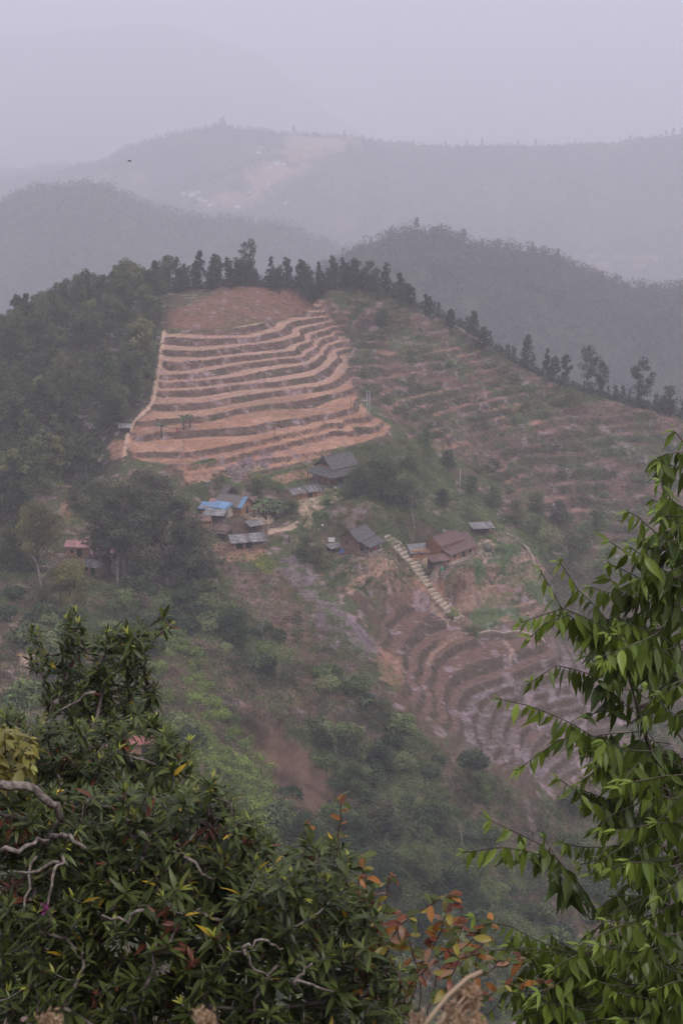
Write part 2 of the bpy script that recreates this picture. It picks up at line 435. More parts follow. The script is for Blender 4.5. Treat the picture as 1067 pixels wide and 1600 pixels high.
for x in (-220, -150, -80, -20, 40, 100, 160, 220):
    pts3 += [(x, 640, -170), (x, 590, -128 if x < 60 else -160)]
for x in (-100, -60, -20, 20): pts3.append((x, 545, -84))
pts3 += [(70,540,-112),(130,520,-140),(190,500,-165),(-150,500,-110),(-210,470,-140),(-210,400,-120),(200,430,-165)]
for x in (-120, -60, -20, 20, 60, 120):
    pts3 += [(x,-12,7.0),(x,0,-1.8),(x,6,-7.6),(x,12,-13.2),(x,25,-24),(x,50,-43),(x,75,-62),(x,100,-80)]
    if x > -40: pts3.append((x,135,-104))
for x in (30, 60): pts3.append((x,160,-122))
pts3 = np.array(pts3, float)
# drop near-duplicates
keep = []
for p in pts3:
    if all((p[0]-k[0])**2 + (p[1]-k[1])**2 > 1.2 for k in keep): keep.append(p)
pts3 = np.array(keep)

def tps_fit(p, lam=6.0):
    n = len(p); s = 100.0; xy = p[:, :2] / s
    d2 = ((xy[:, None] - xy[None]) ** 2).sum(-1)
    K = np.where(d2 > 0, 0.5 * d2 * np.log(d2 + 1e-12), 0)
    A = np.zeros((n + 3, n + 3)); A[:n, :n] = K + np.eye(n) * lam * 1e-5
    A[:n, n] = 1; A[:n, n+1:] = xy; A[n, :n] = 1; A[n+1:, :n] = xy.T
    b = np.zeros(n + 3); b[:n] = p[:, 2]
    w = np.linalg.solve(A, b)
    def ev(x, y):
        x = np.asarray(x, float).ravel() / s; y = np.asarray(y, float).ravel() / s
        out = np.empty(len(x))
        for i in range(0, len(x), 20000):
            dx = x[i:i+20000, None] - xy[None, :, 0]; dy = y[i:i+20000, None] - xy[None, :, 1]
            r2 = dx * dx + dy * dy
            out[i:i+20000] = (0.5 * r2 * np.log(r2 + 1e-12)) @ w[:n] + w[n] + w[n+1] * x[i:i+20000] + w[n+2] * y[i:i+20000]
        return out
    return ev
ev = tps_fit(pts3)
X0, X1, Y0, Y1 = -190.0, 210.0, -12.0, 640.0
CS, FS = 2.0, 0.5
cx = np.arange(X0 - CS, X1 + 2.5 * CS, CS); cy = np.arange(Y0 - CS, Y1 + 2.5 * CS, CS)
GX, GY = np.meshgrid(cx, cy)
HC = ev(GX, GY).reshape(GX.shape)
# cubic up-sampling to the half-metre grid
def cr_up(A, k):
    t = np.arange(k) / k
    w = np.stack([-0.5*t+t*t-0.5*t**3, 1-2.5*t*t+1.5*t**3, 0.5*t+2*t*t-1.5*t**3, -0.5*t*t+0.5*t**3], 1)
    n = A.shape[0] - 3
    out = np.empty((n * k,) + A.shape[1:])
    for j in range(k):
        out[j::k] = w[j,0]*A[0:n] + w[j,1]*A[1:n+1] + w[j,2]*A[2:n+2] + w[j,3]*A[3:n+3]
    return out
K = int(CS / FS)
H = cr_up(cr_up(HC, K).T, K).T
xs = X0 + np.arange(H.shape[1]) * FS; ys = Y0 + np.arange(H.shape[0]) * FS
XX, YY = np.meshgrid(xs, ys)

def hgt(x, y, A=None):
    A = H if A is None else A
    fx = np.clip((np.asarray(x, float) - X0) / FS, 0, A.shape[1] - 1.001); fy = np.clip((np.asarray(y, float) - Y0) / FS, 0, A.shape[0] - 1.001)
    ix = fx.astype(int); iy = fy.astype(int); fx = fx - ix; fy = fy - iy
    return (A[iy, ix]*(1-fx) + A[iy, ix+1]*fx)*(1-fy) + (A[iy+1, ix]*(1-fx) + A[iy+1, ix+1]*fx)*fy
YS = np.arange(30, 600, 1.0)
def proj(uv):
    """where the line of sight through photo points meets the ground: (n,3)"""
    uv = np.atleast_2d(np.asarray(uv, float))
    a = (uv[:,0] - PW/2) / FPX; b = (PH/2 - uv[:,1]) / FPX
    y = CP + b*SP; z = -SP + b*CP
    sx = a / y; sz = z / y
    g = hgt(sx[:,None]*YS, np.broadcast_to(YS, (len(uv), len(YS)))) - sz[:,None]*YS
    hit = g > 0
    i = np.where(hit.any(1), hit.argmax(1), len(YS) - 1); i = np.maximum(i, 1)
    r = np.arange(len(uv)); g0 = g[r, i-1]; g1 = g[r, i]
    t = np.where(hit.any(1), np.clip(-g0 / (g1 - g0 + 1e-9), 0, 1), 1)
    Yh = YS[i-1] + t
    return np.stack([sx*Yh, Yh, hgt(sx*Yh, Yh)], 1)
def at(u, v): return proj([(u, v)])[0]

def poly_mask(px, soft=0.0):
    """inside-mask on the ground grid of a field outlined by photo points"""
    w = proj(px)[:, :2]
    return poly_xy(w)
def poly_xy(w):
    inside = np.zeros(XX.shape, bool)
    y0, y1 = w[:,1].min(), w[:,1].max(); x0, x1 = w[:,0].min(), w[:,0].max()
    j0, j1 = np.searchsorted(ys, y0), np.searchsorted(ys, y1); i0, i1 = np.searchsorted(xs, x0), np.searchsorted(xs, x1)
    j1 = min(j1 + 1, len(ys)); i1 = min(i1 + 1, len(xs))
    X = XX[j0:j1, i0:i1]; Y = YY[j0:j1, i0:i1]; ins = np.zeros(X.shape, bool)
    for k in range(len(w)):
        xa, ya = w[k]; xb, yb = w[(k+1) % len(w)]
        if ya == yb: continue
        c = ((ya > Y) != (yb > Y)) & (X < (xb - xa) * (Y - ya) / (yb - ya) + xa)
        ins ^= c
    inside[j0:j1, i0:i1] = ins
    return inside.astype(float)
def blur(A, r):
    k = int(r / FS)
    if k < 1: return A
    for ax in (0, 1):
        c = np.cumsum(np.concatenate([np.repeat(np.take(A, [0], ax), k+1, ax), A, np.repeat(np.take(A, [-1], ax), k, ax)], ax), ax)
        n = A.shape[ax]
        A = (np.take(c, np.arange(2*k+1, 2*k+1+n), ax) - np.take(c, np.arange(0, n), ax)) / (2*k+1)
    return A
def line_dist(px, wpts=None):
    w = proj(px)[:, :2] if wpts is None else wpts
    D = np.full(XX.shape, 1e3)
    for a, b in zip(w[:-1], w[1:]):
        m = 8.0
        j0, j1 = np.searchsorted(ys, min(a[1], b[1]) - m), np.searchsorted(ys, max(a[1], b[1]) + m)
        i0, i1 = np.searchsorted(xs, min(a[0], b[0]) - m), np.searchsorted(xs, max(a[0], b[0]) + m)
        X = XX[j0:j1, i0:i1]; Y = YY[j0:j1, i0:i1]; d = b - a; L2 = (d**2).sum() + 1e-9
        t = np.clip(((X-a[0])*d[0] + (Y-a[1])*d[1]) / L2, 0, 1)
        D[j0:j1, i0:i1] = np.minimum(D[j0:j1, i0:i1], np.hypot(X-a[0]-t*d[0], Y-a[1]-t*d[1]))
    return D

# masks (fields, woods and patches as outlines on the ground)
FIELD = [(256,520),(350,518),(430,503),(478,480),(505,483),(533,505),(543,520),(548,548),(552,590),(556,612),(575,645),(612,663),(606,680),(560,697),(500,712),(440,730),(370,752),(345,735),(300,738),(215,715),(192,705),(205,668),(240,635),(246,590),(252,560)]
GRASS_TOP = [(262,512),(272,485),(330,458),(400,443),(470,448),(510,480),(478,486),(430,500),(350,514)]
FLANK = [(512,450),(640,482),(800,570),(900,612),(1067,660),(1067,840),(900,850),(800,770),(700,700),(640,665),(600,640),(560,600),(552,520),(520,480)]
BOWL = [(640,915),(690,925),(725,985),(860,990),(960,1060),(980,1120),(900,1210),(800,1200),(740,1175),(690,1130),(640,1095),(600,1040),(585,1000),(595,950)]
SPUR = [(690,885),(800,840),(850,870),(855,960),(830,985),(740,980),(690,930)]
VEG = [(500,850),(560,870),(600,880),(640,900),(640,925),(600,940),(520,930),(490,900)]
m_field = blur(poly_mask(FIELD), 1.5)
m_flank = blur(poly_mask(FLANK), 6)
m_bowl = blur(poly_mask(BOWL), 2.5)
m_spur = blur(poly_mask(SPUR), 3)
m_veg = blur(poly_mask(VEG), 2)

nz_small = fbm(XX / 9, YY / 9, 3, 3) - 0.5
def crest_v(u):
    vv = np.arange(400, 760, 1.5); w = proj(np.stack([np.full(len(vv), float(u)), vv], 1))
    ok = w[:, 1] < 545
    return float(vv[ok.argmax()]) + 1.0
nz_mid = fbm(XX / 28, YY / 28, 5, 4) - 0.5
H0 = H.copy()
H0 = H0 + nz_mid * 2.2 * (1 - np.maximum(np.maximum(m_field, m_bowl), m_veg)) * sstep(40, 140, YY)
def terrace(h, z0, dz, ft, wob, seed):
    k = (h + wob * (fbm(XX / 14, YY / 14, seed, 3) - 0.5) - z0) / dz
    f = k - np.floor(k)
    ftv = np.clip(ft + 0.16 * (fbm(XX / 20, YY / 20, seed + 9, 2) - 0.5) * 2, 0.4, 0.93)
    t = f / ftv
    z = np.where(f < ftv, 0.10 * t, 0.10 + 0.90 * sstep(0, 1, (f - ftv) / (1 - ftv)))
    return z0 + dz * (np.floor(k) + z), f, ftv, np.floor(k)
ft_up = 0.84 - 0.20 * sstep(ZT(9), ZT(5), H0)
tf, ff, ftf, kf = terrace(H0, ZT(10), DZ, ft_up, 0.45, 21)
tl, fl, ftl, kl = terrace(H0, -100.0, 2.1, 0.62, 2.2, 31)
tb, fb, ftb, kb = terrace(H0, -121.4, 1.42, 0.70, 0.3, 41)
ts, fs_, fts, ks = terrace(H0, -110.0, 1.6, 0.65, 1.2, 51)
tv, fv, ftv_, kv = terrace(H0, -106.0, 1.2, 0.65, 0.8, 61)
H = H0 * (1 - m_field) + tf * m_field
H = H * (1 - m_flank * 0.8) + tl * m_flank * 0.8
H = H * (1 - m_bowl) + tb * m_bowl
H = H * (1 - m_spur) + ts * m_spur
H = H * (1 - m_veg) + tv * m_veg
H += nz_small * 0.5 * (1 - np.maximum(m_field, m_bowl)) * sstep(20, 80, YY)

# level pads under the buildings
pads = []
def pad(u, v, r, dz=0.0, fall=4.0):
    p = at(u, v)
    w = sstep(r + fall, r, np.hypot(XX - p[0], YY - p[1]))
    global H
    H = H * (1 - w) + (p[2] + dz) * w
    pads.append((p[0], p[1], r))
    return p
for a in ((526,752,6.5),(474,776,6.0),(366,800,6.5),(336,812,3.5),(346,836,3.0),(388,852,5.5),(562,862,5.8,-0.4,9.0),(695,868,8.0),(752,833,4.0),
          (326,917,2.5),(196,674,2.0),(128,868,5.5),(160,885,5.0),(215,1165,4.0)):
    pad(*a)

# the bed of the staircase, evened out
STL = [(601,838),(622,858),(645,880),(663,905),(682,935),(700,955),(716,970)]
st_w = proj(STL); st_s = np.concatenate([[0], np.cumsum(np.linalg.norm(np.diff(st_w[:, :2], axis=0), axis=1))])
st_z = np.interp(st_s, [0, st_s[-1]], [st_w[0, 2], st_w[-1, 2]]) * 0.75 + st_w[:, 2] * 0.25
for k in range(80):
    t = k / 79 * st_s[-1]; x = np.interp(t, st_s, st_w[:, 0]); y = np.interp(t, st_s, st_w[:, 1]); z = np.interp(t, st_s, st_z)
    if k == 0: Dm = np.full(XX.shape, 1e9); Zm = np.zeros(XX.shape)
    d_ = np.hypot(XX - x, YY - y); c_ = d_ < Dm; Dm = np.where(c_, d_, Dm); Zm = np.where(c_, z, Zm)
w_ = sstep(3.6, 1.7, Dm); H = H * (1 - w_) + (Zm - 0.1) * w_

# land cover colours
def mixc(C, col, m):
    m = np.clip(m, 0, 1)[..., None]
    return C * (1 - m) + np.array(col, float) * m
n1 = fbm(XX / 7, YY / 7, 71, 5); n2 = fbm(XX / 2.2, YY / 2.2, 72, 4); n3 = fbm(XX / 20, YY / 20, 73, 4); n4 = fbm(XX / 1.0, YY / 1.0, 74, 2)
C = np.zeros(XX.shape + (3,)) + np.array((0.098, 0.066, 0.050))
C = mixc(C, (0.070, 0.082, 0.038), sstep(0.38, 0.56, n1))
C = mixc(C, (0.19, 0.115, 0.085), sstep(0.54, 0.70, n2) * 0.6)
forest = blur(poly_mask([(-180,700),(0,500),(240,430),(265,480),(252,560),(240,630),(200,690),(170,760),(0,800),(-180,900)]), 4)
C = mixc(C, (0.05, 0.045, 0.03), forest)
g = blur(poly_mask(GRASS_TOP), 1.5)
C = mixc(C, (0.205, 0.105, 0.076), g * (0.75 + 0.25 * n2)); C = mixc(C, (0.12, 0.09, 0.05), g * sstep(0.5, 0.66, n1) * 0.6)
# upper ploughed terraces
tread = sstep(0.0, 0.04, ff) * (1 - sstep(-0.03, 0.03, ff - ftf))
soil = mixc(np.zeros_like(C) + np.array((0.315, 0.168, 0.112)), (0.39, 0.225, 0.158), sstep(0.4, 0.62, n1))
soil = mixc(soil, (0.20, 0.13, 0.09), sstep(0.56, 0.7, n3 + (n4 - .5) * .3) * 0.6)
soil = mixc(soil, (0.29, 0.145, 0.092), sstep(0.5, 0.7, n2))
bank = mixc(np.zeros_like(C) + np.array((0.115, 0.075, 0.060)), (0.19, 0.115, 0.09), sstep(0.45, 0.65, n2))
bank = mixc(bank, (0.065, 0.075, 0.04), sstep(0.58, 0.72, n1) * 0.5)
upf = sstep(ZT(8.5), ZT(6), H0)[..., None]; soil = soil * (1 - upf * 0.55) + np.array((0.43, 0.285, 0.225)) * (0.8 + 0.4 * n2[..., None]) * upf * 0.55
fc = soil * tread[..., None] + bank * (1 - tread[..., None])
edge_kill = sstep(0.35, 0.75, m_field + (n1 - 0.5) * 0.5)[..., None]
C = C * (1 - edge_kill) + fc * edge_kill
# overgrown terraces on the right flank
trl = (1 - sstep(-0.05, 0.05, fl - ftl)) * sstep(0, 0.1, fl)
C2 = mixc(np.zeros_like(C) + np.array((0.082, 0.062, 0.046)), (0.33, 0.175, 0.135), trl * (0.30 + 0.70 * sstep(0.40, 0.58, n3)) * (0.45 + 0.55 * sstep(0.4, 0.6, n2)))
C2 = mixc(C2, (0.072, 0.085, 0.040), sstep(0.47, 0.62, n1))
C2 = mixc(C2, (0.13, 0.075, 0.068), sstep(0.5, 0.62, fbm(XX / 15, YY / 15, 91, 3)) * 0.6)
C = C * (1 - m_flank[..., None]) + C2 * m_flank[..., None]
# dark terraces of the bowl, the lower ones covered with pale mauve stubble
trb = (1 - sstep(-0.06, 0.06, fb - ftb)) * sstep(0, 0.08, fb)
low = sstep(-123.6, -124.6, H0) * sstep(0.36, 0.5, n3 + 0.1)
Cb = mixc(np.zeros_like(C) + np.array((0.085, 0.060, 0.045)), (0.150, 0.090, 0.070), trb * (1 - low))
Cb = mixc(Cb, (0.23, 0.175, 0.185), trb * low * (0.25 + 0.6 * sstep(0.35, 0.6, n4)) * (0.5 + 0.5 * sstep(0.35, 0.6, n2)))
C = C * (1 - m_bowl[..., None]) + Cb * m_bowl[..., None]
# spur terraces below the brown-roofed house
trs = (1 - sstep(-0.06, 0.06, fs_ - fts)) * sstep(0, 0.08, fs_)
Cs = mixc(np.zeros_like(C) + np.array((0.12, 0.085, 0.06)), (0.30, 0.185, 0.14), trs * 0.8)
Cs = mixc(Cs, (0.07, 0.11, 0.045), sstep(0.5, 0.6, n1) * 0.9)
C = C * (1 - m_spur[..., None]) + Cs * m_spur[..., None]
trv = (1 - sstep(-0.08, 0.08, fv - ftv_)) * sstep(0, 0.08, fv)
Cv = mixc(np.zeros_like(C) + np.array((0.20, 0.125, 0.092)), (0.09, 0.09, 0.065), 1 - trv)
C = C * (1 - m_veg[..., None]) + Cv * m_veg[..., None]
def patch(px, col, amt=1.0, soft=1.0, rough=0.5, fine=True):
    global C
    m = blur(poly_mask(px), soft)
    m = sstep(0.35, 0.65, m + (n2 - 0.5) * rough)
    if fine: m = m * (0.6 + 0.4 * sstep(0.35, 0.6, n4))
    C = mixc(C, col, m * amt)
MAUVE = (0.29, 0.22, 0.245); EARTH = (0.36, 0.195, 0.135); PALE = (0.50, 0.36, 0.27); DKRED = (0.17, 0.09, 0.07)
patch([(350,735),(380,716),(430,706),(440,716),(400,735),(360,752)], MAUVE, 0.5, 1.5, 2.0)
patch([(432,872),(460,868),(490,910),(540,960),(585,1005),(590,1030),(560,1020),(520,975),(490,945),(450,910)], MAUVE, 0.6, 2.5, 2.6)
patch([(500,940),(520,980),(540,1010),(520,1020),(490,975)], MAUVE, 0.5, 2, 2.6)
patch([(350,870),(400,900),(440,960),(430,1010),(390,1000),(360,930)], (0.20, 0.13, 0.115), 0.7, 2, 1)
patch([(440,880),(420,940),(440,1020),(470,1060),(500,1050),(480,960)], DKRED, 0.6, 2, 1)
patch([(590,1000),(625,1030),(630,1070),(605,1075),(590,1040)], EARTH, 0.7, 1.5, 1)
patch([(470,760),(525,755),(540,775),(500,798),(480,812),(465,800)], PALE, 0.9)
patch([(425,745),(490,722),(500,740),(440,760)], EARTH, 0.8)
patch([(285,735),(330,728),(345,745),(300,758),(286,748)], EARTH, 0.8)
patch([(300,722),(335,716),(340,724),(310,732)], (0.07, 0.13, 0.05), 1.0)
patch([(380,775),(410,790),(430,815),(415,822),(380,812)], (0.42, 0.30, 0.23), 0.8)
patch([(330,850),(360,840),(420,862),(400,875),(350,880)], EARTH, 0.7)
patch([(560,875),(600,850),(640,900),(660,925),(620,920),(580,900)], EARTH, 0.25, 2, 1.4)
patch([(488,800),(512,798),(518,812),(490,818)], (0.08, 0.14, 0.06), 0.9)
patch([(640,905),(700,900),(700,930),(660,925)], EARTH, 0.7)
patch([(655,878),(735,850),(765,842),(780,850),(700,885),(672,895)], PALE, 0.8)
patch([(735,905),(840,868),(850,900),(780,950),(740,950)], (0.27, 0.165, 0.13), 0.5, 2, 1.2)
patch([(760,815),(800,820),(830,850),(800,860),(775,840)], (0.26, 0.17, 0.145), 0.7, 1.5, 1)
patch([(15,955),(35,965),(52,1010),(40,1080),(25,1080),(30,1010)], PALE, 0.8, 1, 0.8)
patch([(135,935),(147,930),(150,985),(135,985)], PALE, 0.8, 0.6, 0.6)
patch([(95,770),(110,790),(112,830),(98,815)], EARTH, 0.7)
patch([(170,690),(200,690),(195,715),(175,720)], EARTH, 0.8)
patch([(225,1110),(260,1120),(330,1180),(300,1230),(240,1200)], (0.20, 0.13, 0.11), 0.7, 2, 1)
patch([(395,1130),(440,1160),(500,1210),(520,1260),(470,1270),(430,1230),(400,1180)], (0.085, 0.065, 0.045), 0.6, 2, 1.6)
patch([(200,1000),(260,1020),(330,1110),(370,1200),(350,1200),(280,1100)], (0.16, 0.085, 0.065), 0.6, 2, 1)
patch([(500,1130),(560,1130),(640,1180),(740,1240),(780,1310),(700,1290),(600,1220)], (0.15, 0.095, 0.075), 0.6, 3, 1)
def path_line(px, w, col, amt=0.9, wob=0.4):
    global C
    d = line_dist(px) + (n2 - 0.5) * wob * 2
    C = mixc(C, col, (1 - sstep(w * 0.7, w * 1.3, d)) * amt)
path_line([(257,519),(253,545),(251,565),(246,590),(243,612),(236,632),(222,648),(206,666),(199,685),(195,712)], 0.55, (0.50, 0.34, 0.26), 0.9)
path_line([(645,712),(636,735),(622,747)], 0.4, PALE, 0.8)
path_line([(700,978),(690,962),(672,945)], 0.35, PALE, 0.6)
path_line([(520,770),(500,785),(482,798),(474,812),(450,826),(425,830)], 1.0, PALE, 0.8)
path_line([(476,800),(484,812),(478,822)], 0.9, PALE, 0.8)
path_line([(690,968),(720,950),(755,930),(770,912),(800,893),(845,872)], 0.5, (0.33, 0.21, 0.16), 0.8)
path_line([(720,990),(700,1000),(676,1020),(668,1040)], 0.5, (0.32, 0.2, 0.15), 0.7)
path_line([(785,1000),(800,1015),(796,1035)], 0.5, (0.34, 0.24, 0.19), 0.7)
path_line([(620,880),(590,895),(560,905),(545,925)], 0.6, (0.40, 0.25, 0.19), 0.7)
path_line([(870,600),(930,625),(1000,640),(1050,655)], 0.6, (0.33, 0.2, 0.15), 0.6)
for px in ([(690,645),(760,612)], [(740,590),(780,575)], [(660,560),(700,545)], [(800,640),(860,612)], [(880,640),(905,632)], [(680,700),(730,690)]):
    path_line(px, 1.0, (0.27, 0.145, 0.11), 0.55, 1.2)

nyy, nxx = H.shape
ii = np.arange(nyy * nxx).reshape(nyy, nxx)
F = np.stack([ii[:-1,:-1], ii[:-1,1:], ii[1:,1:], ii[1:,:-1]], -1).reshape(-1, 4)
V = np.stack([XX, YY, H], -1).reshape(-1, 3)
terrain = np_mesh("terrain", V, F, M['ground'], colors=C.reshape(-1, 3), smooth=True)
tag(terrain, kind='structure')
def H_at(x, y): return float(hgt(x, y))

# ------------------------------------------------------------------ valley floor and the hills behind
_n = 90
gx = np.linspace(-9500, 9500, _n); gy = np.linspace(-4500, 12500, _n)
AX, AY = np.meshgrid(gx, gy)
gi = np.arange(_n * _n).reshape(_n, _n)
gV = np.stack([AX, AY, -338 + 6 * fbm(AX / 500, AY / 500, 2, 3)], -1).reshape(-1, 3)
gF = np.stack([gi[:-1,:-1], gi[:-1,1:], gi[1:,1:], gi[1:,:-1]], -1).reshape(-1, 4)
valley = np_mesh("ground", gV, gF, M['ground'], colors=np.tile((0.06, 0.065, 0.04), (len(gV), 1)), smooth=True)
tag(valley, kind='structure')
# flanks that carry the near sheet down to the valley floor
edge = []
for sel in (ii[0], ii[-1], ii[:, 0], ii[:, -1]):
    a = V[sel][::8]
    cxy = np.array([10.0, 314.0])
    b = a.copy(); d = a[:, :2] - cxy; d /= np.linalg.norm(d, axis=1, keepdims=True)
    b[:, :2] += d * 260; b[:, 2] = -336
    if sel is ii[0] or (len(sel) and sel[0] == 0 and sel is not ii[:, 0]): pass
    n = len(a); edge.append((np.concatenate([a, b]), np.array([[k, k+1, n+k+1, n+k] for k in range(n-1)])))
for eV, eF in edge:
    o = np_mesh("slope", eV, eF, M['ground'], colors=np.tile((0.06, 0.06, 0.038), (len(eV), 1)))
    tag(o, kind='structure')

def ridge(name, crest, front, drop, back, seed, nu=260, nv=90, rough=1.0, paint=None, spur=0.25, canopy=0.0):
    """a hill whose skyline follows crest (u, v, distance); falls towards the viewer over `front` m by `drop` m"""
    c = np.array([P(*k) for k in crest])
    s = np.concatenate([[0], np.cumsum(np.linalg.norm(np.diff(c[:, :2], axis=0), axis=1))])
    t = np.linspace(0, s[-1], nu)
    cxyz = np.stack([np.interp(t, s, c[:, k]) for k in range(3)], 1)
    ker = np.ones(5) / 5
    for k in range(3):
        p = np.pad(cxyz[:, k], 2, mode='edge'); cxyz[:, k] = np.convolve(p, ker, 'valid')
    w = np.concatenate([-np.linspace(1, 0, int(nv * 0.3), endpoint=False), np.linspace(0, 1, nv - int(nv * 0.3))])   # back (-) .. front (+)
    T, W = np.meshgrid(np.arange(nu), w)
    cxx = cxyz[T, 0]; cyy = cxyz[T, 1]; czz = cxyz[T, 2]
    dist = np.where(W < 0, W * back, W * front)
    yy = cyy - dist
    xx = cxx * (1 + 0.15 * np.where(W < 0, -W, 0)) 
    prof = np.where(W < 0, (-W) ** 1.3 * drop * 0.9, drop * (0.25 * W ** 2 + 0.75 * W))
    wsp = fbm(xx / (front * spur), yy / (front * spur * 2.2), seed, 4) - 0.5
    zz = czz - prof + wsp * drop * 0.55 * np.clip(np.abs(W) * 3, 0, 1) * rough
    zz += (fbm(xx / (front * 0.05), yy / (front * 0.05), seed + 5, 3) - 0.5) * drop * 0.03 * rough
    idx = np.arange(T.size).reshape(T.shape)
    F_ = np.stack([idx[:-1,:-1], idx[:-1,1:], idx[1:,1:], idx[1:,:-1]], -1).reshape(-1, 4)
    V_ = np.stack([xx, yy, zz], -1).reshape(-1, 3)
    n = fbm(xx / (front * 0.08), yy / (front * 0.08), seed + 8, 4)[..., None]
    Cc = np.array((0.040, 0.050, 0.028)) * (1 - n) + np.array((0.085, 0.08, 0.05)) * n
    if paint is not None:
        m = paint(xx, yy, zz)[..., None]
        Cc = Cc * (1 - m) + np.array((0.33, 0.215, 0.165)) * m
    o = np_mesh(name, V_, F_, M['ground'], colors=Cc.reshape(-1, 3), smooth=True)
    tag(o, kind='structure')
    return xx, yy, zz
def uv_of(x, y, z):
    yc = y * SP + z * CP; zc_ = y * CP - z * SP
    return PW/2 + FPX * x / zc_, PH/2 - FPX * yc / zc_
RB = ridge("hills", [(380,520,1294),(450,460,1279),(520,412,1263),(560,388,1255),(610,368,1248),(650,360,1248),(690,364,1248),(740,384,1248),(800,392,1248),(860,402,1248),(920,432,1248),(980,450,1240),(1040,452,1232),(1100,448,1232),(1250,470,1232)], 260, 150, 260, 101, canopy=1)
RC = ridge("hills", [(-260,380,2167),(-120,345,2148),(0,318,2131),(60,296,2112),(130,288,2112),(180,300,2112),(230,322,2131),(300,340,2148),(380,346,2167),(450,354,2186),(520,385,2205),(600,440,2241),(700,520,2296)], 540, 260, 560, 202)
def vill(x, y, z):
    u, v = uv_of(x, y, z)
    n = fbm(x / 28, y / 28, 77, 4); n2_ = fbm(x / 90, y / 90, 78, 3)
    cx_ = 520 - (v - 215) * 1.6
    m = sstep(75, 20, np.abs(u - cx_)) * sstep(205, 218, v) * sstep(345, 300, v)
    top = sstep(52, 38, np.abs(u - 492)) * sstep(206, 214, v) * sstep(238, 230, v)
    left = sstep(60, 20, np.abs(u - 190)) * sstep(262, 275, v) * sstep(296, 280, v)
    strip = sstep(90, 60, np.abs(u - 960)) * sstep(395, 402, v) * sstep(428, 416, v)
    return np.clip(m * sstep(0.42, 0.54, n) * 0.9 + top * 0.85 + left * 0.5 * sstep(0.4, 0.6, n) + 0.6 * strip * sstep(0.5, 0.6, n), 0, 0.9) + 0.15 * sstep(0.55, 0.7, n2_)
RD = ridge("hills", [(-260,330,4024),(-60,290,3962),(60,275,3921),(130,262,3879),(170,250,3818),(210,228,3756),(260,214,3715),(310,203,3693),(350,198,3673),(400,206,3673),(450,210,3673),(500,214,3673),(560,217,3693),(630,226,3715),(740,228,3715),(850,228,3715),(950,224,3715),(1030,214,3693),(1100,205,3693),(1300,210,3693)], 1060, 330, 860, 303, nu=360, nv=150, paint=vill, spur=0.2)
RE = ridge("hills", [(-300,240,4524),(-60,262,4524),(40,264,4524),(90,256,4524),(150,256,4524),(240,280,4524),(400,330,4524)], 860, 330, 700, 404)
RF = ridge("hills", [(-700,170,9299),(-300,90,9299),(-80,60,9299),(80,52,9299),(200,38,9299),(260,36,9299),(330,58,9299),(420,90,9299),(480,150,9400),(560,210,9502),(700,260,9502)], 2600, 800, 1500, 505, rough=0.5)

# ------------------------------------------------------------------ haze: one closed box of thin even mist
hz = MB().box(-9900, 9900, -4900, 12900, -350, 600)
mh = bpy.data.materials.new("thin_haze"); mh.use_nodes = True
mh.node_tree.nodes.clear()
_o = mh.node_tree.nodes.new("ShaderNodeOutputMaterial"); _p = mh.node_tree.nodes.new("ShaderNodeVolumePrincipled")
_p.inputs["Color"].default_value = (0.905, 0.90, 0.985, 1)
_p.inputs["Density"].default_value = 0.00042
_p.inputs["Anisotropy"].default_value = 0.0
mh.node_tree.links.new(_p.outputs[0], _o.inputs["Volume"])
haze = hz.build("haze", mh)
tag(haze, kind='stuff')

# ------------------------------------------------------------------ foliage builders
def rand_unit(n, rng):
    v = rng.normal(size=(n, 3)); return v / np.linalg.norm(v, axis=1, keepdims=True)
def quads(cen, size, rng, flat=0.4, aspect=0.5, out=None):
    """one small leaf spray (a bent diamond) at every centre"""
    n = len(cen)
    nm = rand_unit(n, rng)
    if out is not None: nm = nm * 0.7 + out * 0.6
    nm[:, 2] += flat; nm /= np.linalg.norm(nm, axis=1, keepdims=True)
    t = np.cross(nm, rand_unit(n, rng)); t /= np.linalg.norm(t, axis=1, keepdims=True) + 1e-9
    b = np.cross(nm, t)
    s = (np.asarray(size) * rng.uniform(0.6, 1.3, n))[:, None]
    V = np.stack([cen - t*s*0.5, cen - b*s*0.5*aspect + nm*s*0.08, cen + t*s*0.5, cen + b*s*0.5*aspect + nm*s*0.08], 1).reshape(-1, 3)
    return V, np.arange(4*n, dtype=np.int32).reshape(n, 4)
def clump_cloud(pts, rad, nleaf, size, rng, squash=0.8, flat=0.4, shell=0.55):
    pts = np.asarray(pts, float); N = len(pts); rad = np.broadcast_to(np.asarray(rad, float), (N,))
    d = rand_unit(N * nleaf, rng); rr = rng.uniform(shell, 1.05, N * nleaf) ** 0.8
    r = np.repeat(rad, nleaf) * rr
    off = d * r[:, None]; off[:, 2] *= squash
    cen = np.repeat(pts, nleaf, 0) + off
    return quads(cen, np.repeat(np.broadcast_to(size, (N,)), nleaf), rng, flat, 0.6, out=d)
def curve_pts(a, b, n, sag, rng):
    a = np.array(a, float); b = np.array(b, float); o = rng.normal(size=3) * np.linalg.norm(b - a) * sag
    return [tuple(a + (b - a) * t + o * math.sin(math.pi * t)) for t in np.linspace(0, 1, n)]

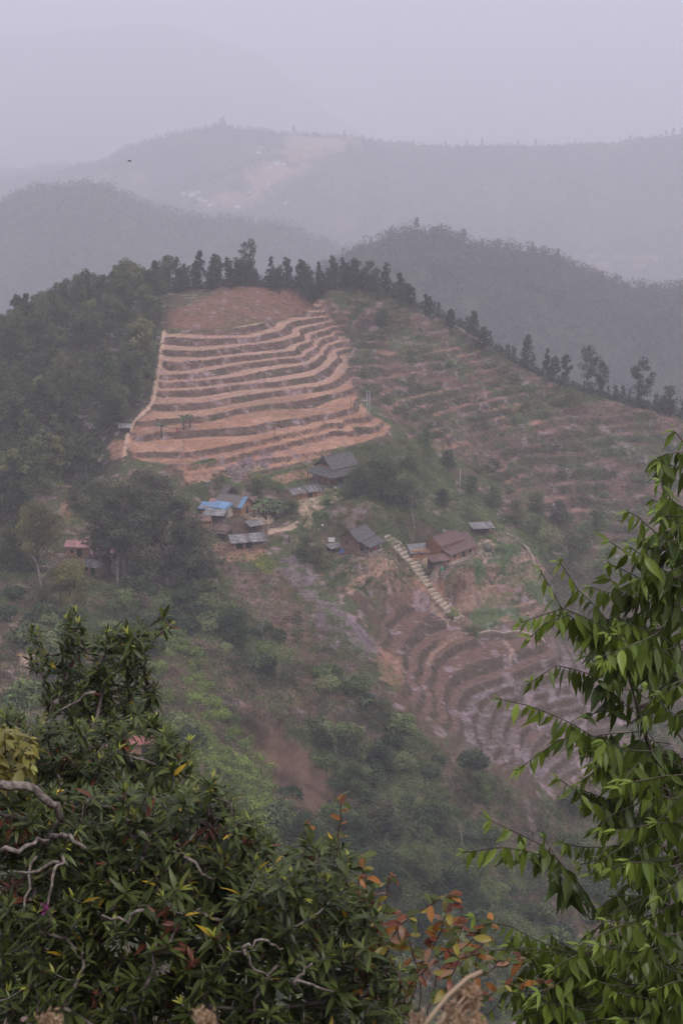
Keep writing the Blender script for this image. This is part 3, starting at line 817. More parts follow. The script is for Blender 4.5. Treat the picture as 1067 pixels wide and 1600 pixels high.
class Proto:
    """first placement uses the built thing itself, later ones are copies of it and its parts"""
    def __init__(s, maker): s.maker = maker; s.root = None
    def place(s, loc, rz=0.0, sc=1.0, label=None, group=None, cat='tree', tilt=0.0, sz=None):
        if s.root is None: s.root = s.maker(); o = s.root
        else: o = copy_tree(s.root)
        o.location = tuple(loc); o.rotation_euler = (tilt, 0, rz)
        o.scale = (sc, sc, sc if sz is None else sz)
        for k in ("group", "label"):
            if k in o: del o[k]
        tag(o, label, cat, group)
        return o

def make_tree(name, h, base, rx, nclump, nleaf, leaf, mat, bark, seed, style='round', trunk_r=0.18, clump_r=None, lean=0.0, limbs=True):
    rng = np.random.default_rng(seed)
    r = empty(name, (0, 0, 0))
    cz0 = h * base; ch = h - cz0
    P_, R_ = [], []
    for k in range(nclump):
        t = (k + rng.uniform(0, 1)) / nclump
        if style == 'cone': w = rx * (1.02 - t) ** 0.8 * rng.uniform(0.55, 1.0)
        elif style == 'tall': w = rx * (0.55 + 0.6 * math.sin(math.pi * min(1, t * 1.05))) * rng.uniform(0.3, 1.0)
        else: w = rx * math.sqrt(max(0.05, 1 - (2 * t - 0.9) ** 2 * 0.85)) * rng.uniform(0.25, 1.0)
        a = rng.uniform(0, 2 * math.pi)
        P_.append((w * math.cos(a) + lean * t * h, w * math.sin(a), cz0 + ch * (0.08 + 0.88 * t)))
        R_.append((clump_r or rx * 0.42) * rng.uniform(0.65, 1.25) * (0.75 if style == 'cone' and t > 0.6 else 1))
    P_ = np.array(P_); R_ = np.array(R_)
    mb = MB()
    trunk = [(0, 0, -1.2)] + [(lean * h * (t ** 1.5) * 0.7 + rng.normal() * 0.02 * h * t, rng.normal() * 0.02 * h * t, h * t * 0.92) for t in (0, 0.15, 0.3, 0.5, 0.7, 0.9, 1.0)]
    rad = [trunk_r * 1.5, trunk_r * 1.3, trunk_r, trunk_r * .85, trunk_r * .65, trunk_r * .45, trunk_r * .22, trunk_r * .08]
    mb.tube(trunk, rad, 7)
    if limbs:
        for p, rr in zip(P_, R_):
            zt = max(h * base * 0.7, p[2] - np.hypot(p[0], p[1]) * 0.9)
            f = min(zt / (h * 0.92), 0.95)
            k = int(f * 6); a = np.array(trunk[min(k + 1, 7)])
            mb.tube(curve_pts(a, p, 4, 0.08, rng), [trunk_r * 0.32, trunk_r * 0.24, trunk_r * 0.15, trunk_r * 0.06], 4)
    mb.build("trunk", bark, r, True)
    V, F_ = clump_cloud(P_, R_, max(4, nleaf // nclump), leaf, rng, 0.75)
    np_mesh("crown", V, F_, mat, r)
    return r
def make_shrub(name, rx, h, nclump, nleaf, leaf, mat, seed):
    rng = np.random.default_rng(seed)
    r = empty(name, (0, 0, 0))
    a = rng.uniform(0, 2*math.pi, nclump); w = np.sqrt(rng.uniform(0, 1, nclump)) * rx * 0.75
    z = h * (0.25 + 0.6 * (1 - (w / rx) ** 2) * rng.uniform(0.4, 1.0, nclump))
    P_ = np.stack([w*np.cos(a), w*np.sin(a), z], 1)
    mb = MB()
    for p in P_[:: max(1, nclump // 8)]:
        mb.tube([(0, 0, -0.4), (p[0]*0.4, p[1]*0.4, p[2]*0.5), tuple(p)], [0.06, 0.04, 0.015], 4)
    mb.build("stem", M['bark'], r)
    V, F_ = clump_cloud(P_, rx * 0.38 * rng.uniform(0.7, 1.2, nclump), max(3, nleaf // nclump), leaf, rng, 0.8)
    np_mesh("foliage", V, F_, mat, r)
    return r
def branching(mb, p, d, L, r, depth, rng, spread=0.5, up=0.15, minr=0.012, nside=5):
    pts = [np.array(p, float)]; d = np.array(d, float); d /= np.linalg.norm(d)
    n = 4
    for k in range(n):
        d = d + rng.normal(size=3) * 0.13 + np.array((0, 0, up * 0.15)); d /= np.linalg.norm(d)
        pts.append(pts[-1] + d * L / n)
    rad = [max(minr, r * (1 - 0.45 * k / n)) for k in range(n + 1)]
    mb.tube([tuple(q_) for q_ in pts], rad, nside)
    if depth <= 0: return
    for k in range(rng.integers(2, 4)):
        i = rng.integers(2, n + 1) if k else n
        nd = d + rng.normal(size=3) * spread + np.array((0, 0, up))
        branching(mb, pts[i], nd, L * rng.uniform(0.55, 0.8), rad[i] * 0.7, depth - 1, rng, spread, up, minr, max(3, nside - 1))
def make_bare(name, h, r, depth, mat, seed, spread=0.55, minr=0.02):
    rng = np.random.default_rng(seed)
    root = empty(name, (0, 0, 0))
    mb = MB(); mb.tube([(0,0,-0.8),(0,0,0.2)], [r*1.3, r*1.1], 6)
    branching(mb, (0, 0, 0.1), (0.08, 0, 1), h * 0.42, r, depth, rng, spread, 0.25, minr)
    mb.build("trunk", mat, root, True)
    return root
def make_banana(seed):
    rng = np.random.default_rng(seed)
    r = empty("banana_plant", (0, 0, 0))
    MB().tube([(0,0,-0.5),(0.03,0,1.0),(0.05,0.02,2.0)], [0.16,0.13,0.08], 7).build("stem", M['twig_green'], r, True)
    for k in range(9):
        a = 2*math.pi*k/9 + rng.uniform(-.3,.3); L = rng.uniform(1.6, 2.4); el = rng.uniform(0.5, 1.25)
        ca, sa = math.cos(a), math.sin(a); V_ = []; n = 7
        for i in range(n):
            t = i/(n-1); x = L*t*math.cos(el) + 0.25*t*t*L; z = 2.0 + L*t*math.sin(el) - L*0.75*t*t*(1.2-el*0.4)
            w = 0.30*math.sin(math.pi*min(1, 0.12+0.88*t))*(0.4 if i == 0 else 1) + 0.01
            for s_ in (-1, 0, 1):
                V_.append((x*ca - s_*w*sa, x*sa + s_*w*ca, z - abs(s_)*w*0.35))
        F_ = []
        for i in range(n-1):
            for j in (0, 1): F_.append((i*3+j, i*3+j+1, i*3+j+4, i*3+j+3))
        mb = MB(); mb.add(V_, F_); mb.build("leaf", M['banana'], r)
    return r

def scatter(prob, n, mind, rng, tries=14):
    """ground points drawn with probability prob (on the terrain grid), at least mind apart"""
    w = prob.ravel().clip(0); w = w / w.sum()
    c = np.cumsum(w); idx = np.minimum(np.searchsorted(c, rng.uniform(0, 1, n * tries)), len(w)-1)
    x = X0 + (idx % XX.shape[1]) * FS + rng.uniform(-.25, .25, len(idx)); y = Y0 + (idx // XX.shape[1]) * FS + rng.uniform(-.25, .25, len(idx))
    if mind <= 0:
        x, y = x[:n], y[:n]; return np.stack([x, y, hgt(x, y)], 1)
    cell = {}; out = []
    for a, b in zip(x, y):
        i, j = int(a // mind), int(b // mind); ok = True
        for di in (-1, 0, 1):
            for dj in (-1, 0, 1):
                for (pa, pb) in cell.get((i+di, j+dj), ()):
                    if (pa-a)**2 + (pb-b)**2 < mind*mind: ok = False; break
                if not ok: break
            if not ok: break
        if ok:
            cell.setdefault((i, j), []).append((a, b)); out.append((a, b))
            if len(out) >= n: break
    out = np.array(out); return np.concatenate([out, hgt(out[:,0], out[:,1])[:, None]], 1)
def padfree(pts, extra=0.0):
    ok = np.ones(len(pts), bool)
    for x, y, r in pads: ok &= np.hypot(pts[:,0]-x, pts[:,1]-y) > r * 0.95 + extra
    return pts[ok]

# mask helpers
FOREST = [(-200,720),(-150,560),(0,540),(60,505),(125,472),(200,448),(262,440),(268,470),(258,500),(250,520),(248,560),(238,612),(222,640),(198,668),(165,700),(150,745),(60,800),(0,830),(-200,900)]
m_forest = poly_mask(FOREST)
rng = np.random.default_rng(5)

# ---- the wooded left flank: individual trees, nearest and on the skyline
FT = [Proto(lambda s=s, h=h, rx=rx, st=st: make_tree("forest_tree", h, 0.28, rx, 26, 1500, 0.62, M['forest'], M['bark'], s, st, 0.16))
      for s, h, rx, st in ((1, 11.0, 2.9, 'round'), (2, 12.5, 2.6, 'tall'), (3, 10.0, 3.2, 'round'), (4, 11.5, 2.5, 'cone'), (5, 9.0, 2.8, 'round'))]
fp = scatter(m_forest * (0.6 + 0.9 * (YY < 410)), 290, 4.4, rng)
for k, p in enumerate(fp):
    FT[rng.integers(0, 5)].place((p[0], p[1], p[2]-0.4), rng.uniform(0, 6.28), rng.uniform(0.70, 1.32),
        "dense dark green tree of the wood covering the hill west of the bare ploughed terraces", "trees of the wood on the western flank")
fr_ = scatter(m_forest, 760, 2.6, rng)
fr_ = np.array([p for p in fr_ if np.hypot(fp[:, 0]-p[0], fp[:, 1]-p[1]).min() > 2.3])
cc = []; cr_ = []
for p in fr_:
    h_ = rng.uniform(6.0, 10.5); w_ = rng.uniform(1.5, 2.4)
    for k in range(9):
        t = (k + rng.uniform(0, 1)) / 9; a = rng.uniform(0, 6.28); r_ = w_ * math.sqrt(max(.05, 1-(2*t-.9)**2*.85)) * rng.uniform(.2, .9)
        cc.append((p[0] + r_*math.cos(a), p[1] + r_*math.sin(a), p[2] + h_*(.25 + .72*t))); cr_.append(rng.uniform(.7, 1.2))
V, F_ = clump_cloud(np.array(cc), np.array(cr_), 42, 0.55, rng, 0.75)
tag(np_mesh("forest_canopy", V, F_, M['forest']), "packed smaller tree crowns between the larger trees of the western wood", "woods", kind='stuff')
fu = scatter(m_forest, 1500, 0, rng)
V, F_ = clump_cloud(fu + np.array((0, 0, 0.9)), rng.uniform(0.9, 2.0, len(fu)), 26, 0.5, rng)
tag(np_mesh("undergrowth", V, F_, M['forest']), "green undergrowth filling the floor of the wooded flank", "undergrowth", kind='stuff')

# ---- trees along the crest
RT = [Proto(lambda s=s, h=h, rx=rx, st=st, b=b: make_tree("crest_tree", h, b, rx, 24, 1100, 0.55, M['pine'], M['bark'], s, st, 0.15, clump_r=cr))
      for s, h, rx, st, b, cr in ((11, 10, 1.7, 'tall', 0.12, 0.9), (12, 12, 2.1, 'cone', 0.08, 1.0), (13, 8, 2.4, 'round', 0.1, 1.0), (14, 11, 1.5, 'tall', 0.2, 0.8))]
cp = []
for u in np.arange(225, 522, 3.4):
    base_v = np.interp(u, [225, 270, 330, 400, 470, 520], [447, 440, 449, 437, 442, 446])
    uu = u + rng.uniform(-2, 2); cp.append((uu, crest_v(uu) + rng.uniform(0, 3)))
for k, (u, v) in enumerate(cp):
    if vnoise(u / 9.0, 0.5, 77) < 0.36: continue
    p = at(u, v)
    RT[rng.integers(0, 4)].place((p[0], p[1] + rng.uniform(-5, 3.0), p[2]-0.9), rng.uniform(0, 6.28), rng.uniform(0.45, 0.75) + 0.5 * float(vnoise(u / 16.0, 3.5, 5)),
        "slender dark tree in the close row on the summit behind the reddish grass", "trees in the summit row")
for u in np.arange(525, 640, 9.0):
    p = at(u, crest_v(u) + 1)
    RT[rng.integers(0, 4)].place((p[0], p[1] + rng.uniform(0, 3), p[2]-0.8), rng.uniform(0, 6.28), rng.uniform(0.55, 0.95),
        "dark tree on the shoulder just east of the summit row", "trees on the eastern shoulder")
for u in list(np.arange(650, 1075, 13.0)):
    uu = u + rng.uniform(-4, 4); p = at(uu, crest_v(uu) + 1)
    RT[rng.integers(0, 4)].place((p[0], p[1] + rng.uniform(0, 3), p[2]-0.8), rng.uniform(0, 6.28), rng.uniform(0.35, 0.62),
        "small dark tree on the descending eastern crest", "small trees along the eastern crest")
def big_one(u, v, h, rx, style, seed, label, mat='pine', base=0.25, nclump=30, nleaf=2200, leaf=0.5, cr=None, name="crest_tree", dy=2.0, bark='bark', tr=0.2, lean=0.0):
    p = at(u, max(v, crest_v(u) + 1) if name == "crest_tree" else v)
    r = make_tree(name, h, base, rx, nclump, nleaf, leaf, M[mat], M[bark], seed, style, tr, cr, lean)
    r.location = (p[0], p[1] + dy, p[2] - 0.5); tag(r, label, "tree"); return r
big_one(388, 444, 15.5, 2.8, 'tall', 31, "tallest tree on the summit, flat topped crown high over the reddish grass", base=0.35)
big_one(313, 452, 14.0, 2.5, 'cone', 32, "pointed bushy tree rising above the wood left of the summit")
big_one(498, 450, 12.0, 1.3, 'cone', 33, "narrow spire shaped tree at the eastern end of the summit row")
big_one(541, 458, 11.0, 1.9, 'tall', 34, "slim tree, first of the tall group east of the summit row")
big_one(558, 462, 13.0, 2.2, 'round', 35, "bushy tree with wide crown in the tall group east of the summit row")
big_one(578, 468, 14.0, 2.5, 'tall', 36, "broadest tree of the tall group east of the summit row")
big_one(603, 476, 15.0, 1.7, 'tall', 37, "very slim column tree standing alone east of the tall group")
big_one(624, 484, 13.0, 2.6, 'cone', 38, "full skirted conical tree below the slim column tree")
big_one(640, 486, 9.5, 1.9, 'round', 39, "low round tree at the foot of the full skirted conical tree")
big_one(665, 500, 9.5, 0.8, 'tall', 40, "thin pole like tree on the eastern crest, the upper of a close pair")
big_one(671, 502, 9.0, 0.8, 'tall', 41, "thin pole like tree on the eastern crest, the lower of a close pair")
big_one(705, 520, 8.0, 1.7, 'round', 42, "rounded tree beside the tall conical tree of the eastern crest")
big_one(740, 540, 12.0, 2.6, 'cone', 43, "tall conical tree where the eastern crest starts to fall")
big_one(757, 552, 9.0, 2.2, 'round', 44, "ragged tree leaning against the tall conical tree of the eastern crest")
big_one(824, 585, 14.0, 2.6, 'cone', 45, "broad conical tree standing clear on the middle of the eastern crest")
big_one(855, 592, 11.0, 1.5, 'cone', 46, "slim pointed tree, upper of the slim three on the eastern crest")
big_one(867, 596, 9.0, 1.4, 'tall', 47, "slim pointed tree, shortest of the slim three on the eastern crest")
big_one(884, 600, 11.0, 1.5, 'tall', 48, "slim tree, lower of the slim three on the eastern crest")
big_one(918, 610, 16.0, 3.2, 'tall', 49, "tall open crowned tree with visible stem on the eastern crest", base=0.3)
big_one(938, 615, 12.0, 2.4, 'round', 50, "round headed companion of the tall open crowned tree")
big_one(1002, 640, 17.0, 3.9, 'round', 51, "large round crowned tree standing apart low on the eastern crest", nleaf=3000)
big_one(1045, 655, 11.0, 3.6, 'round', 52, "wide bushy tree at the lowest visible end of the eastern crest")
big_one(890, 640, 6.0, 4.2, 'round', 53, "low spreading dark tree just under the crest below the slim three", base=0.05, mat='forest')
big_one(825, 650, 5.0, 2.7, 'round', 54, "small dense green tree alone among the scrub terraces", base=0.05, mat='forest')
big_one(598, 512, 6.0, 2.6, 'round', 55, "dark round bushy tree on the scrub just east of the terraces' top", base=0.05, mat='forest')

cb = []; cbr = []
for u in np.arange(215, 1080, 1.6):
    v = crest_v(u); p = at(u, v + 1); top = 4.5 if u < 640 else 2.2
    for k in range(2):
        cb.append((p[0] + rng.uniform(-1.5, 1.5), p[1] + rng.uniform(-4, 2), p[2] + rng.uniform(0, top) * rng.uniform(.2, 1))); cbr.append(rng.uniform(0.6, 1.5))
V, F_ = clump_cloud(np.array(cb), np.array(cbr), 40, 0.45, rng, 0.9)
tag(np_mesh("crest_undergrowth", V, F_, M['pine']), "ragged dark bushes and saplings filling the gaps along the crest", "undergrowth", kind='stuff')
# ---- village trees
big_one(170, 903, 23, 6.0, 'round', 61, "huge dark leaved tree with thick black trunk beside the red roofed houses", 'big', 0.30, 60, 13000, 0.50, 1.8, "village_tree", 0, 'bark', 0.62)
big_one(196, 912, 23, 8.0, 'round', 62, "huge grey brown tree with pale straight trunk, tallest beside the village", 'big', 0.38, 74, 16000, 0.48, 1.9, "village_tree", 0, 'bark_pale', 0.5)
big_one(262, 918, 22, 9.0, 'round', 63, "very wide grey green tree spreading beside the thatched hut", 'big', 0.10, 90, 20000, 0.48, 1.9, "village_tree", 0, 'bark_pale', 0.45)
big_one(308, 905, 13, 5.5, 'round', 64, "grey green tree between the wide tree and the ruined shed", 'big', 0.08, 40, 7500, 0.46, 2.0, "village_tree", 0, 'bark', 0.3)
big_one(130, 835, 12, 5.5, 'round', 65, "brownish green tree behind the huge pale trunked tree", 'big', 0.15, 36, 6000, 0.46, 2.2, "village_tree", 10, 'bark', 0.3)
big_one(235, 800, 10, 6, 'round', 66, "dull green tree on the upper edge below the ploughed field corner", 'big', 0.08, 36, 6500, 0.46, 2.2, "village_tree", 2, 'bark', 0.3)
big_one(52, 905, 15.5, 5.6, 'round', 67, "round crowned olive yellow tree above the bare dirt track", 'olive', 0.28, 52, 10000, 0.42, 2.0, "village_tree", 4, 'bark', 0.35)
big_one(112, 945, 10, 5.2, 'round', 68, "rusty olive domed tree in front of the red roofs", 'olive', 0.03, 46, 9500, 0.36, 1.8, "village_tree", 0, 'bark', 0.3)
big_one(25, 900, 12, 6.5, 'round', 69, "dark green tree low at the western margin under the olive yellow tree", 'forest', 0.05, 40, 8000, 0.42, 2.2, "village_tree", 4, 'bark', 0.3)
big_one(80, 940, 5.5, 2.8, 'round', 70, "bluish green small tree in front of the rusty olive domed tree", 'forest', 0.02, 20, 2200, 0.30, 1.1, "village_tree", -5, 'bark', 0.12)
big_one(566, 795, 10, 4.6, 'round', 71, "loose grey green tree on the slope just behind the brick gabled house", 'forest', 0.08, 44, 7000, 0.40, 1.8, "village_tree", 6, 'bark_pale', 0.2)
big_one(600, 800, 12, 5.4, 'round', 72, "largest grey green tree of the grove above the stone staircase", 'forest', 0.08, 56, 9500, 0.40, 1.9, "village_tree", 8, 'bark_pale', 0.22)
big_one(632, 812, 9, 4.4, 'round', 73, "grey green tree at the eastern end of the grove above the staircase", 'big', 0.08, 40, 6500, 0.40, 1.7, "village_tree", 6, 'bark_pale', 0.2)
big_one(585, 770, 8, 4.4, 'round', 74, "uppermost tree of the grove beside the two tier roofed house", 'forest', 0.08, 36, 6000, 0.40, 1.7, "village_tree", 4, 'bark_pale', 0.2)
big_one(500, 885, 5.5, 3.4, 'round', 75, "leafy green tree below the path between ruined shed and brick house", 'forest', 0.03, 24, 2600, 0.32, 1.3, "village_tree", 0)
big_one(478, 870, 5.5, 3.4, 'round', 76, "dark leafy tree beneath the banana clump", 'forest', 0.03, 24, 2600, 0.32, 1.3, "village_tree", 0)
big_one(340, 758, 3.4, 2.1, 'round', 77, "small rounded dark tree just above the thatched cone roof", 'forest', 0.03, 14, 1400, 0.28, 0.9, "village_tree", 0)
big_one(365, 1003, 7.5, 4.0, 'round', 78, "round blue green tree alone on the slope under the mauve patch", 'slope', 0.04, 30, 7220, 0.36, 1.5, "slope_tree", 0)
big_one(570, 1103, 3.6, 1.6, 'round', 79, "small blue green tree alone in the middle of the scrub slope", 'slope', 0.03, 14, 2850, 0.29, 0.7, "slope_tree", 0)
big_one(550, 1240, 6.0, 3.1, 'round', 80, "pale blue green domed tree at the top of the gully wood", 'shrub', 0.03, 26, 6460, 0.31, 1.2, "slope_tree", 0)
big_one(592, 1225, 6.5, 3.6, 'round', 81, "dark domed tree beside the pale blue green one in the gully", 'slope', 0.03, 28, 6460, 0.34, 1.3, "slope_tree", 4)
big_one(690, 1305, 5.5, 1.9, 'round', 82, "dense bright dark green rounded tree beside the dead white tree", 'slope', 0.03, 18, 4940, 0.26, 0.8, "slope_tree", 0)
big_one(600, 1320, 9.0, 4.3, 'round', 83, "broad olive brown tree in the middle of the gully wood", 'big', 0.05, 34, 8740, 0.34, 1.5, "slope_tree", 0)
big_one(545, 1345, 8.5, 4.2, 'round', 84, "deep green broad tree of the gully wood behind the reddish sapling", 'slope', 0.05, 34, 8740, 0.34, 1.5, "slope_tree", 0)
big_one(650, 1375, 7.5, 4.2, 'round', 85, "mid green domed tree low in the gully wood", 'shrub', 0.05, 32, 8740, 0.31, 1.4, "slope_tree", 0)
big_one(600, 1400, 7.0, 3.8, 'round', 86, "bluish dark tree behind the orange leaves of the sapling", 'slope', 0.05, 30, 7980, 0.31, 1.3, "slope_tree", 0)
big_one(715, 1420, 7.0, 3.8, 'round', 87, "dark tree below the dead white tree", 'slope', 0.05, 30, 7980, 0.31, 1.3, "slope_tree", 0)
big_one(660, 1470, 7.0, 3.8, 'round', 88, "lowest blue green tree seen between shrub and branches", 'slope', 0.05, 30, 7980, 0.29, 1.3, "slope_tree", 0)
big_one(470, 1330, 7.0, 3.8, 'round', 89, "blue green tree seen just over the dark shrub", 'slope', 0.05, 30, 7980, 0.29, 1.3, "slope_tree", 0)
big_one(505, 1170, 5.0, 2.2, 'round', 90, "small green tree near the bare tree on the dry grass edge", 'shrub', 0.05, 20, 4560, 0.29, 0.9, "slope_tree", 0)
big_one(740, 990, 2.6, 2.3, 'round', 91, "low round bush tree at the foot of the stone staircase", 'shrub', 0.03, 14, 1500, 0.22, 0.8, "village_tree", 0)
big_one(705, 955, 2.2, 1.7, 'round', 92, "pale green bush tree beside the lower steps", 'shrub_bright', 0.03, 12, 1200, 0.22, 0.7, "village_tree", -3)
big_one(510, 800, 3.0, 2.2, 'round', 93, "small bright tree beside the yard of the two tier roofed house", 'shrub', 0.03, 12, 1200, 0.26, 0.8, "village_tree", 3)
big_one(400, 786, 5.5, 3.2, 'round', 94, "green tree behind the bananas next to the blue roof", 'forest', 0.05, 22, 2400, 0.32, 1.3, "village_tree", 3)
big_one(455, 800, 4.5, 2.6, 'round', 95, "green tree beside the long weighted roof shed", 'forest', 0.05, 18, 1800, 0.32, 1.1, "village_tree", 0)
big_one(750, 1250, 6.0, 3.0, 'round', 96, "green tree on the slope beneath the mauve terraces", 'shrub', 0.05, 24, 5700, 0.31, 1.2, "slope_tree", 0)
big_one(740, 1200, 4.0, 2.2, 'round', 97, "dark small tree at the lower lip of the mauve terraces", 'slope', 0.05, 18, 3800, 0.29, 0.9, "slope_tree", 0)
big_one(225, 950, 5.0, 3.0, 'round', 98, "dull green tree in front of the pale straight trunk", 'shrub_dull', 0.05, 18, 2000, 0.28, 1.1, "village_tree", -4)
for k, (u, v, s_) in enumerate(((700,735,1.0),(735,770,0.9),(770,790,1.1),(805,820,1.2),(835,845,1.3),(860,870,1.4),(888,885,1.5),(910,860,1.3),(950,900,1.5),(840,800,1.0),(665,700,0.9),(640,735,0.9),(690,790,0.8),(930,830,1.1),(1010,900,1.3),(870,820,1.2))):
    p = at(u, v)
    o = make_tree("gully_tree", 6.0*s_, 0.08, 3.0*s_, 22, 1900, 0.42, M['shrub' if k % 3 else 'forest'], M['bark'], 300 + k, 'round', 0.12)
    o.location = (p[0], p[1], p[2]-0.3)
    tag(o, "grey green tree in the dark gully line east of the village", "tree", "trees in the eastern gully")

# ---- bare and dead trees
def bare(u, v, h, r, depth, mat, seed, label, rz=0.0, spread=0.5, minr=0.02, tilt=0.0):
    p = at(u, v); o = make_bare("bare_tree", h, r, depth, M[mat], seed, spread, minr)
    o.location = (p[0], p[1], p[2]); o.rotation_euler = (0, tilt, rz); tag(o, label, "bare tree"); return o
bare(646, 822, 7.5, 0.28, 1, 'bark_pale', 401, "forked bare pale trunk on the slope above the staircase", 0.2, 0.6, 0.09)
bare(535, 1062, 9.0, 0.13, 4, 'bark_pale', 402, "leafless grey tree standing below the long mauve patch", 1.0)
bare(526, 1180, 11.0, 0.15, 4, 'bark_pale', 403, "tallest leafless grey tree on the middle of the dry slope", 2.0)
bare(416, 1015, 6.5, 0.10, 4, 'bark_pale', 404, "leafless tree on the reddish patch near the round blue green tree", 2.6)
bare(722, 1330, 7.5, 0.17, 3, 'bark_pale', 405, "dead white tree with forked crown in the gully", 0.7, 0.6)
bare(705, 1250, 7.0, 0.10, 4, 'bark_pale', 406, "thin leafless tree above the dead white tree", 1.7)
bare(66, 925, 13.0, 0.30, 2, 'bark_pale', 407, "dead white branching trunk in front of the olive yellow tree", 3.0, 0.4, 0.06)
bare(184, 916, 22.0, 0.42, 2, 'bark_pale', 408, "great pale leaning limbs bare of leaves against the dark village tree", 3.4, 0.45, 0.09, -0.12)
bare(670, 1130, 6.0, 0.08, 4, 'bark_pale', 409, "thin bare tree at the edge of the dark terraces", 0.4)
bare(590, 1110, 5.0, 0.07, 4, 'bark_pale', 410, "low bare twiggy tree right of the small blue green tree", 1.4)
bare(750, 730, 6.0, 0.10, 3, 'bark_pale', 411, "bare pale sapling on the scrubby eastern flank", 2.2)
bare(430, 690, 4.5, 0.07, 4, 'bark', 412, "small bare tree standing on the ploughed terrace", 2.2)
bare(435, 700, 3.2, 0.07, 4, 'bark', 413, "low bare bush on the terrace wall below the small bare tree", 1.2)
bare(288, 702, 3.4, 0.06, 3, 'bark', 414, "spindly bush on the lowest broad ploughed terrace", 0.2)
bare(548, 632, 3.6, 0.10, 4, 'bark', 415, "dark gnarled leafless tree at the eastern rim of the ploughed terraces", 0.2)

# ---- banana plants
BN = [Proto(lambda s=s: make_banana(s)) for s in (1, 2, 3)]
for k, (u, v, s_) in enumerate(((404,800,1.2),(412,806,1.4),(420,801,1.5),(428,808,1.4),(436,803,1.3),(443,808,1.2),(416,812,1.3),(432,812,1.2),(398,808,1.1))):
    p = at(u, v); BN[k % 3].place(p, k * 1.3, s_, "tall banana plant in the dense clump between blue roof and weighted shed", "banana plants in the village clump", "banana plant")
for (u, v, s_, lab) in ((288,672,1.5,"larger banana plant on the ploughed terrace beside the pink clad person"),(297,668,1.3,"smaller banana plant touching the larger one on the ploughed terrace"),(253,682,1.4,"banana plant alone on the ploughed terrace near the zigzag path"),
                        (572,1110,1.0,"banana plant under the small blue green tree on the slope"),(452,848,1.1,"banana plant beside the path below the village clump"),(325,945,1.0,"banana plant beside the thatched hut"),(150,735,1.6,"banana plant at the edge of the wood near the field corner")):
    p = at(u, v); BN[rng.integers(0, 3)].place(p, rng.uniform(0, 6), s_, lab, None, "banana plant")

# ---- scrub: individual shrubs (the ones that show largest), the rest as cover
lower = poly_mask([(-60,905),(200,920),(340,900),(380,940),(480,1040),(600,1100),(700,1180),(830,1260),(1150,1320),(1200,1560),(700,1590),(0,1590),(-60,1250)])
lower2 = poly_mask([(240,930),(330,930),(420,1020),(500,1080),(600,1090),(700,1190),(800,1240),(900,1250),(1000,1300),(900,1450),(600,1500),(400,1420),(330,1300),(250,1100)])
side = poly_mask([(850,870),(1067,840),(1067,1500),(830,1260),(960,1180),(980,1080),(860,985)])
grassy = blur(poly_mask([(395,1130),(440,1160),(500,1210),(520,1260),(470,1270),(430,1230),(400,1180)]), 2)
brt = blur(poly_mask([(255,985),(330,1040),(350,1110),(400,1150),(425,1260),(440,1330),(330,1300),(290,1160),(240,1060)]), 2)
dens_n = sstep(0.44, 0.60, fbm(XX / 13, YY / 13, 301, 4))
SH = [Proto(lambda s=s, m=m: make_shrub("shrub", 1.7, 2.3, 16, 1500, 0.32, M[m], s)) for s, m in ((1,'shrub'),(2,'slope'),(3,'slope'),(4,'shrub'))]
SB = [Proto(lambda s=s: make_shrub("shrub", 1.7, 1.8, 14, 900, 0.28, M['shrub_bright'], s)) for s in (11, 12)]
prob = np.clip(np.maximum(lower, lower2) * (0.12 + dens_n) * (1 - grassy) * (1 - brt), 0, 1) * (YY > 120)
sp_ = padfree(scatter(prob, 285, 2.4, rng), 1.0)
for p in sp_:
    SH[rng.integers(0, 4)].place((p[0], p[1], p[2]-0.2), rng.uniform(0, 6.28), rng.uniform(0.8, 2.1), "green shrub among many on the rough slope beneath the village", "shrubs on the slope beneath the village", "shrub")
bp_ = scatter(brt * (0.2 + dens_n), 72, 1.9, rng)
for p in bp_:
    SB[rng.integers(0, 2)].place((p[0], p[1], p[2]-0.2), rng.uniform(0, 6.28), rng.uniform(0.8, 1.5), "fresh yellow green shrub on the spur running down beside the dry grass", "fresh green shrubs on the spur", "shrub")
def cover(prob, n, r0, r1, nleaf, size, mat, name, label, lift=0.35, squash=0.8, flat=0.4):
    p = padfree(scatter(prob, n, 0, rng)); r = rng.uniform(r0, r1, len(p)) ** 1.0
    p = p + np.stack([0*r, 0*r, r * lift], 1)
    V, F_ = clump_cloud(p, r, nleaf, size, rng, squash, flat)
    tag(np_mesh(name, V, F_, M[mat]), label, name.replace('_', ' '), kind='stuff')
allow = (YY > 110) & (YY < 560)
cover((lower * 0.8 + lower2) * (0.10 + dens_n) * (1 - grassy) * allow, 10000, 0.6, 1.8, 40, 0.30, 'shrub', "scrub", "green scrub covering the slope below the village")
cover((lower + lower2) * (1.05 - dens_n) * allow, 7000, 0.35, 1.0, 28, 0.26, 'shrub_dull', "dry_scrub", "dull brownish scrub between the green bushes")
cover(brt * (0.2 + dens_n), 900, 0.5, 1.4, 50, 0.26, 'shrub_bright', "bright_scrub", "fresh green scrub between the shrubs of the spur")
cover(grassy * (0.25 + sstep(.4, .6, n1)), 300, 0.4, 1.2, 50, 0.26, 'shrub', "strip_scrub", "few green bushes in the dry grass strip")
cover((lower + 1.5 * lower2) * (0.1 + sstep(.45, .6, fbm(XX / 6, YY / 6, 333, 3))) * (1 - brt) * (1 - grassy) * allow, 3600, 0.5, 1.5, 46, 0.28, 'slope', "dark_scrub", "darker bushes crowded over the slope beneath the village", 0.6)
cover(side * (0.3 + dens_n), 4200, 0.5, 1.6, 36, 0.34, 'shrub_dull', "valley_scrub", "dull scrub on the valley side under the eastern gully")
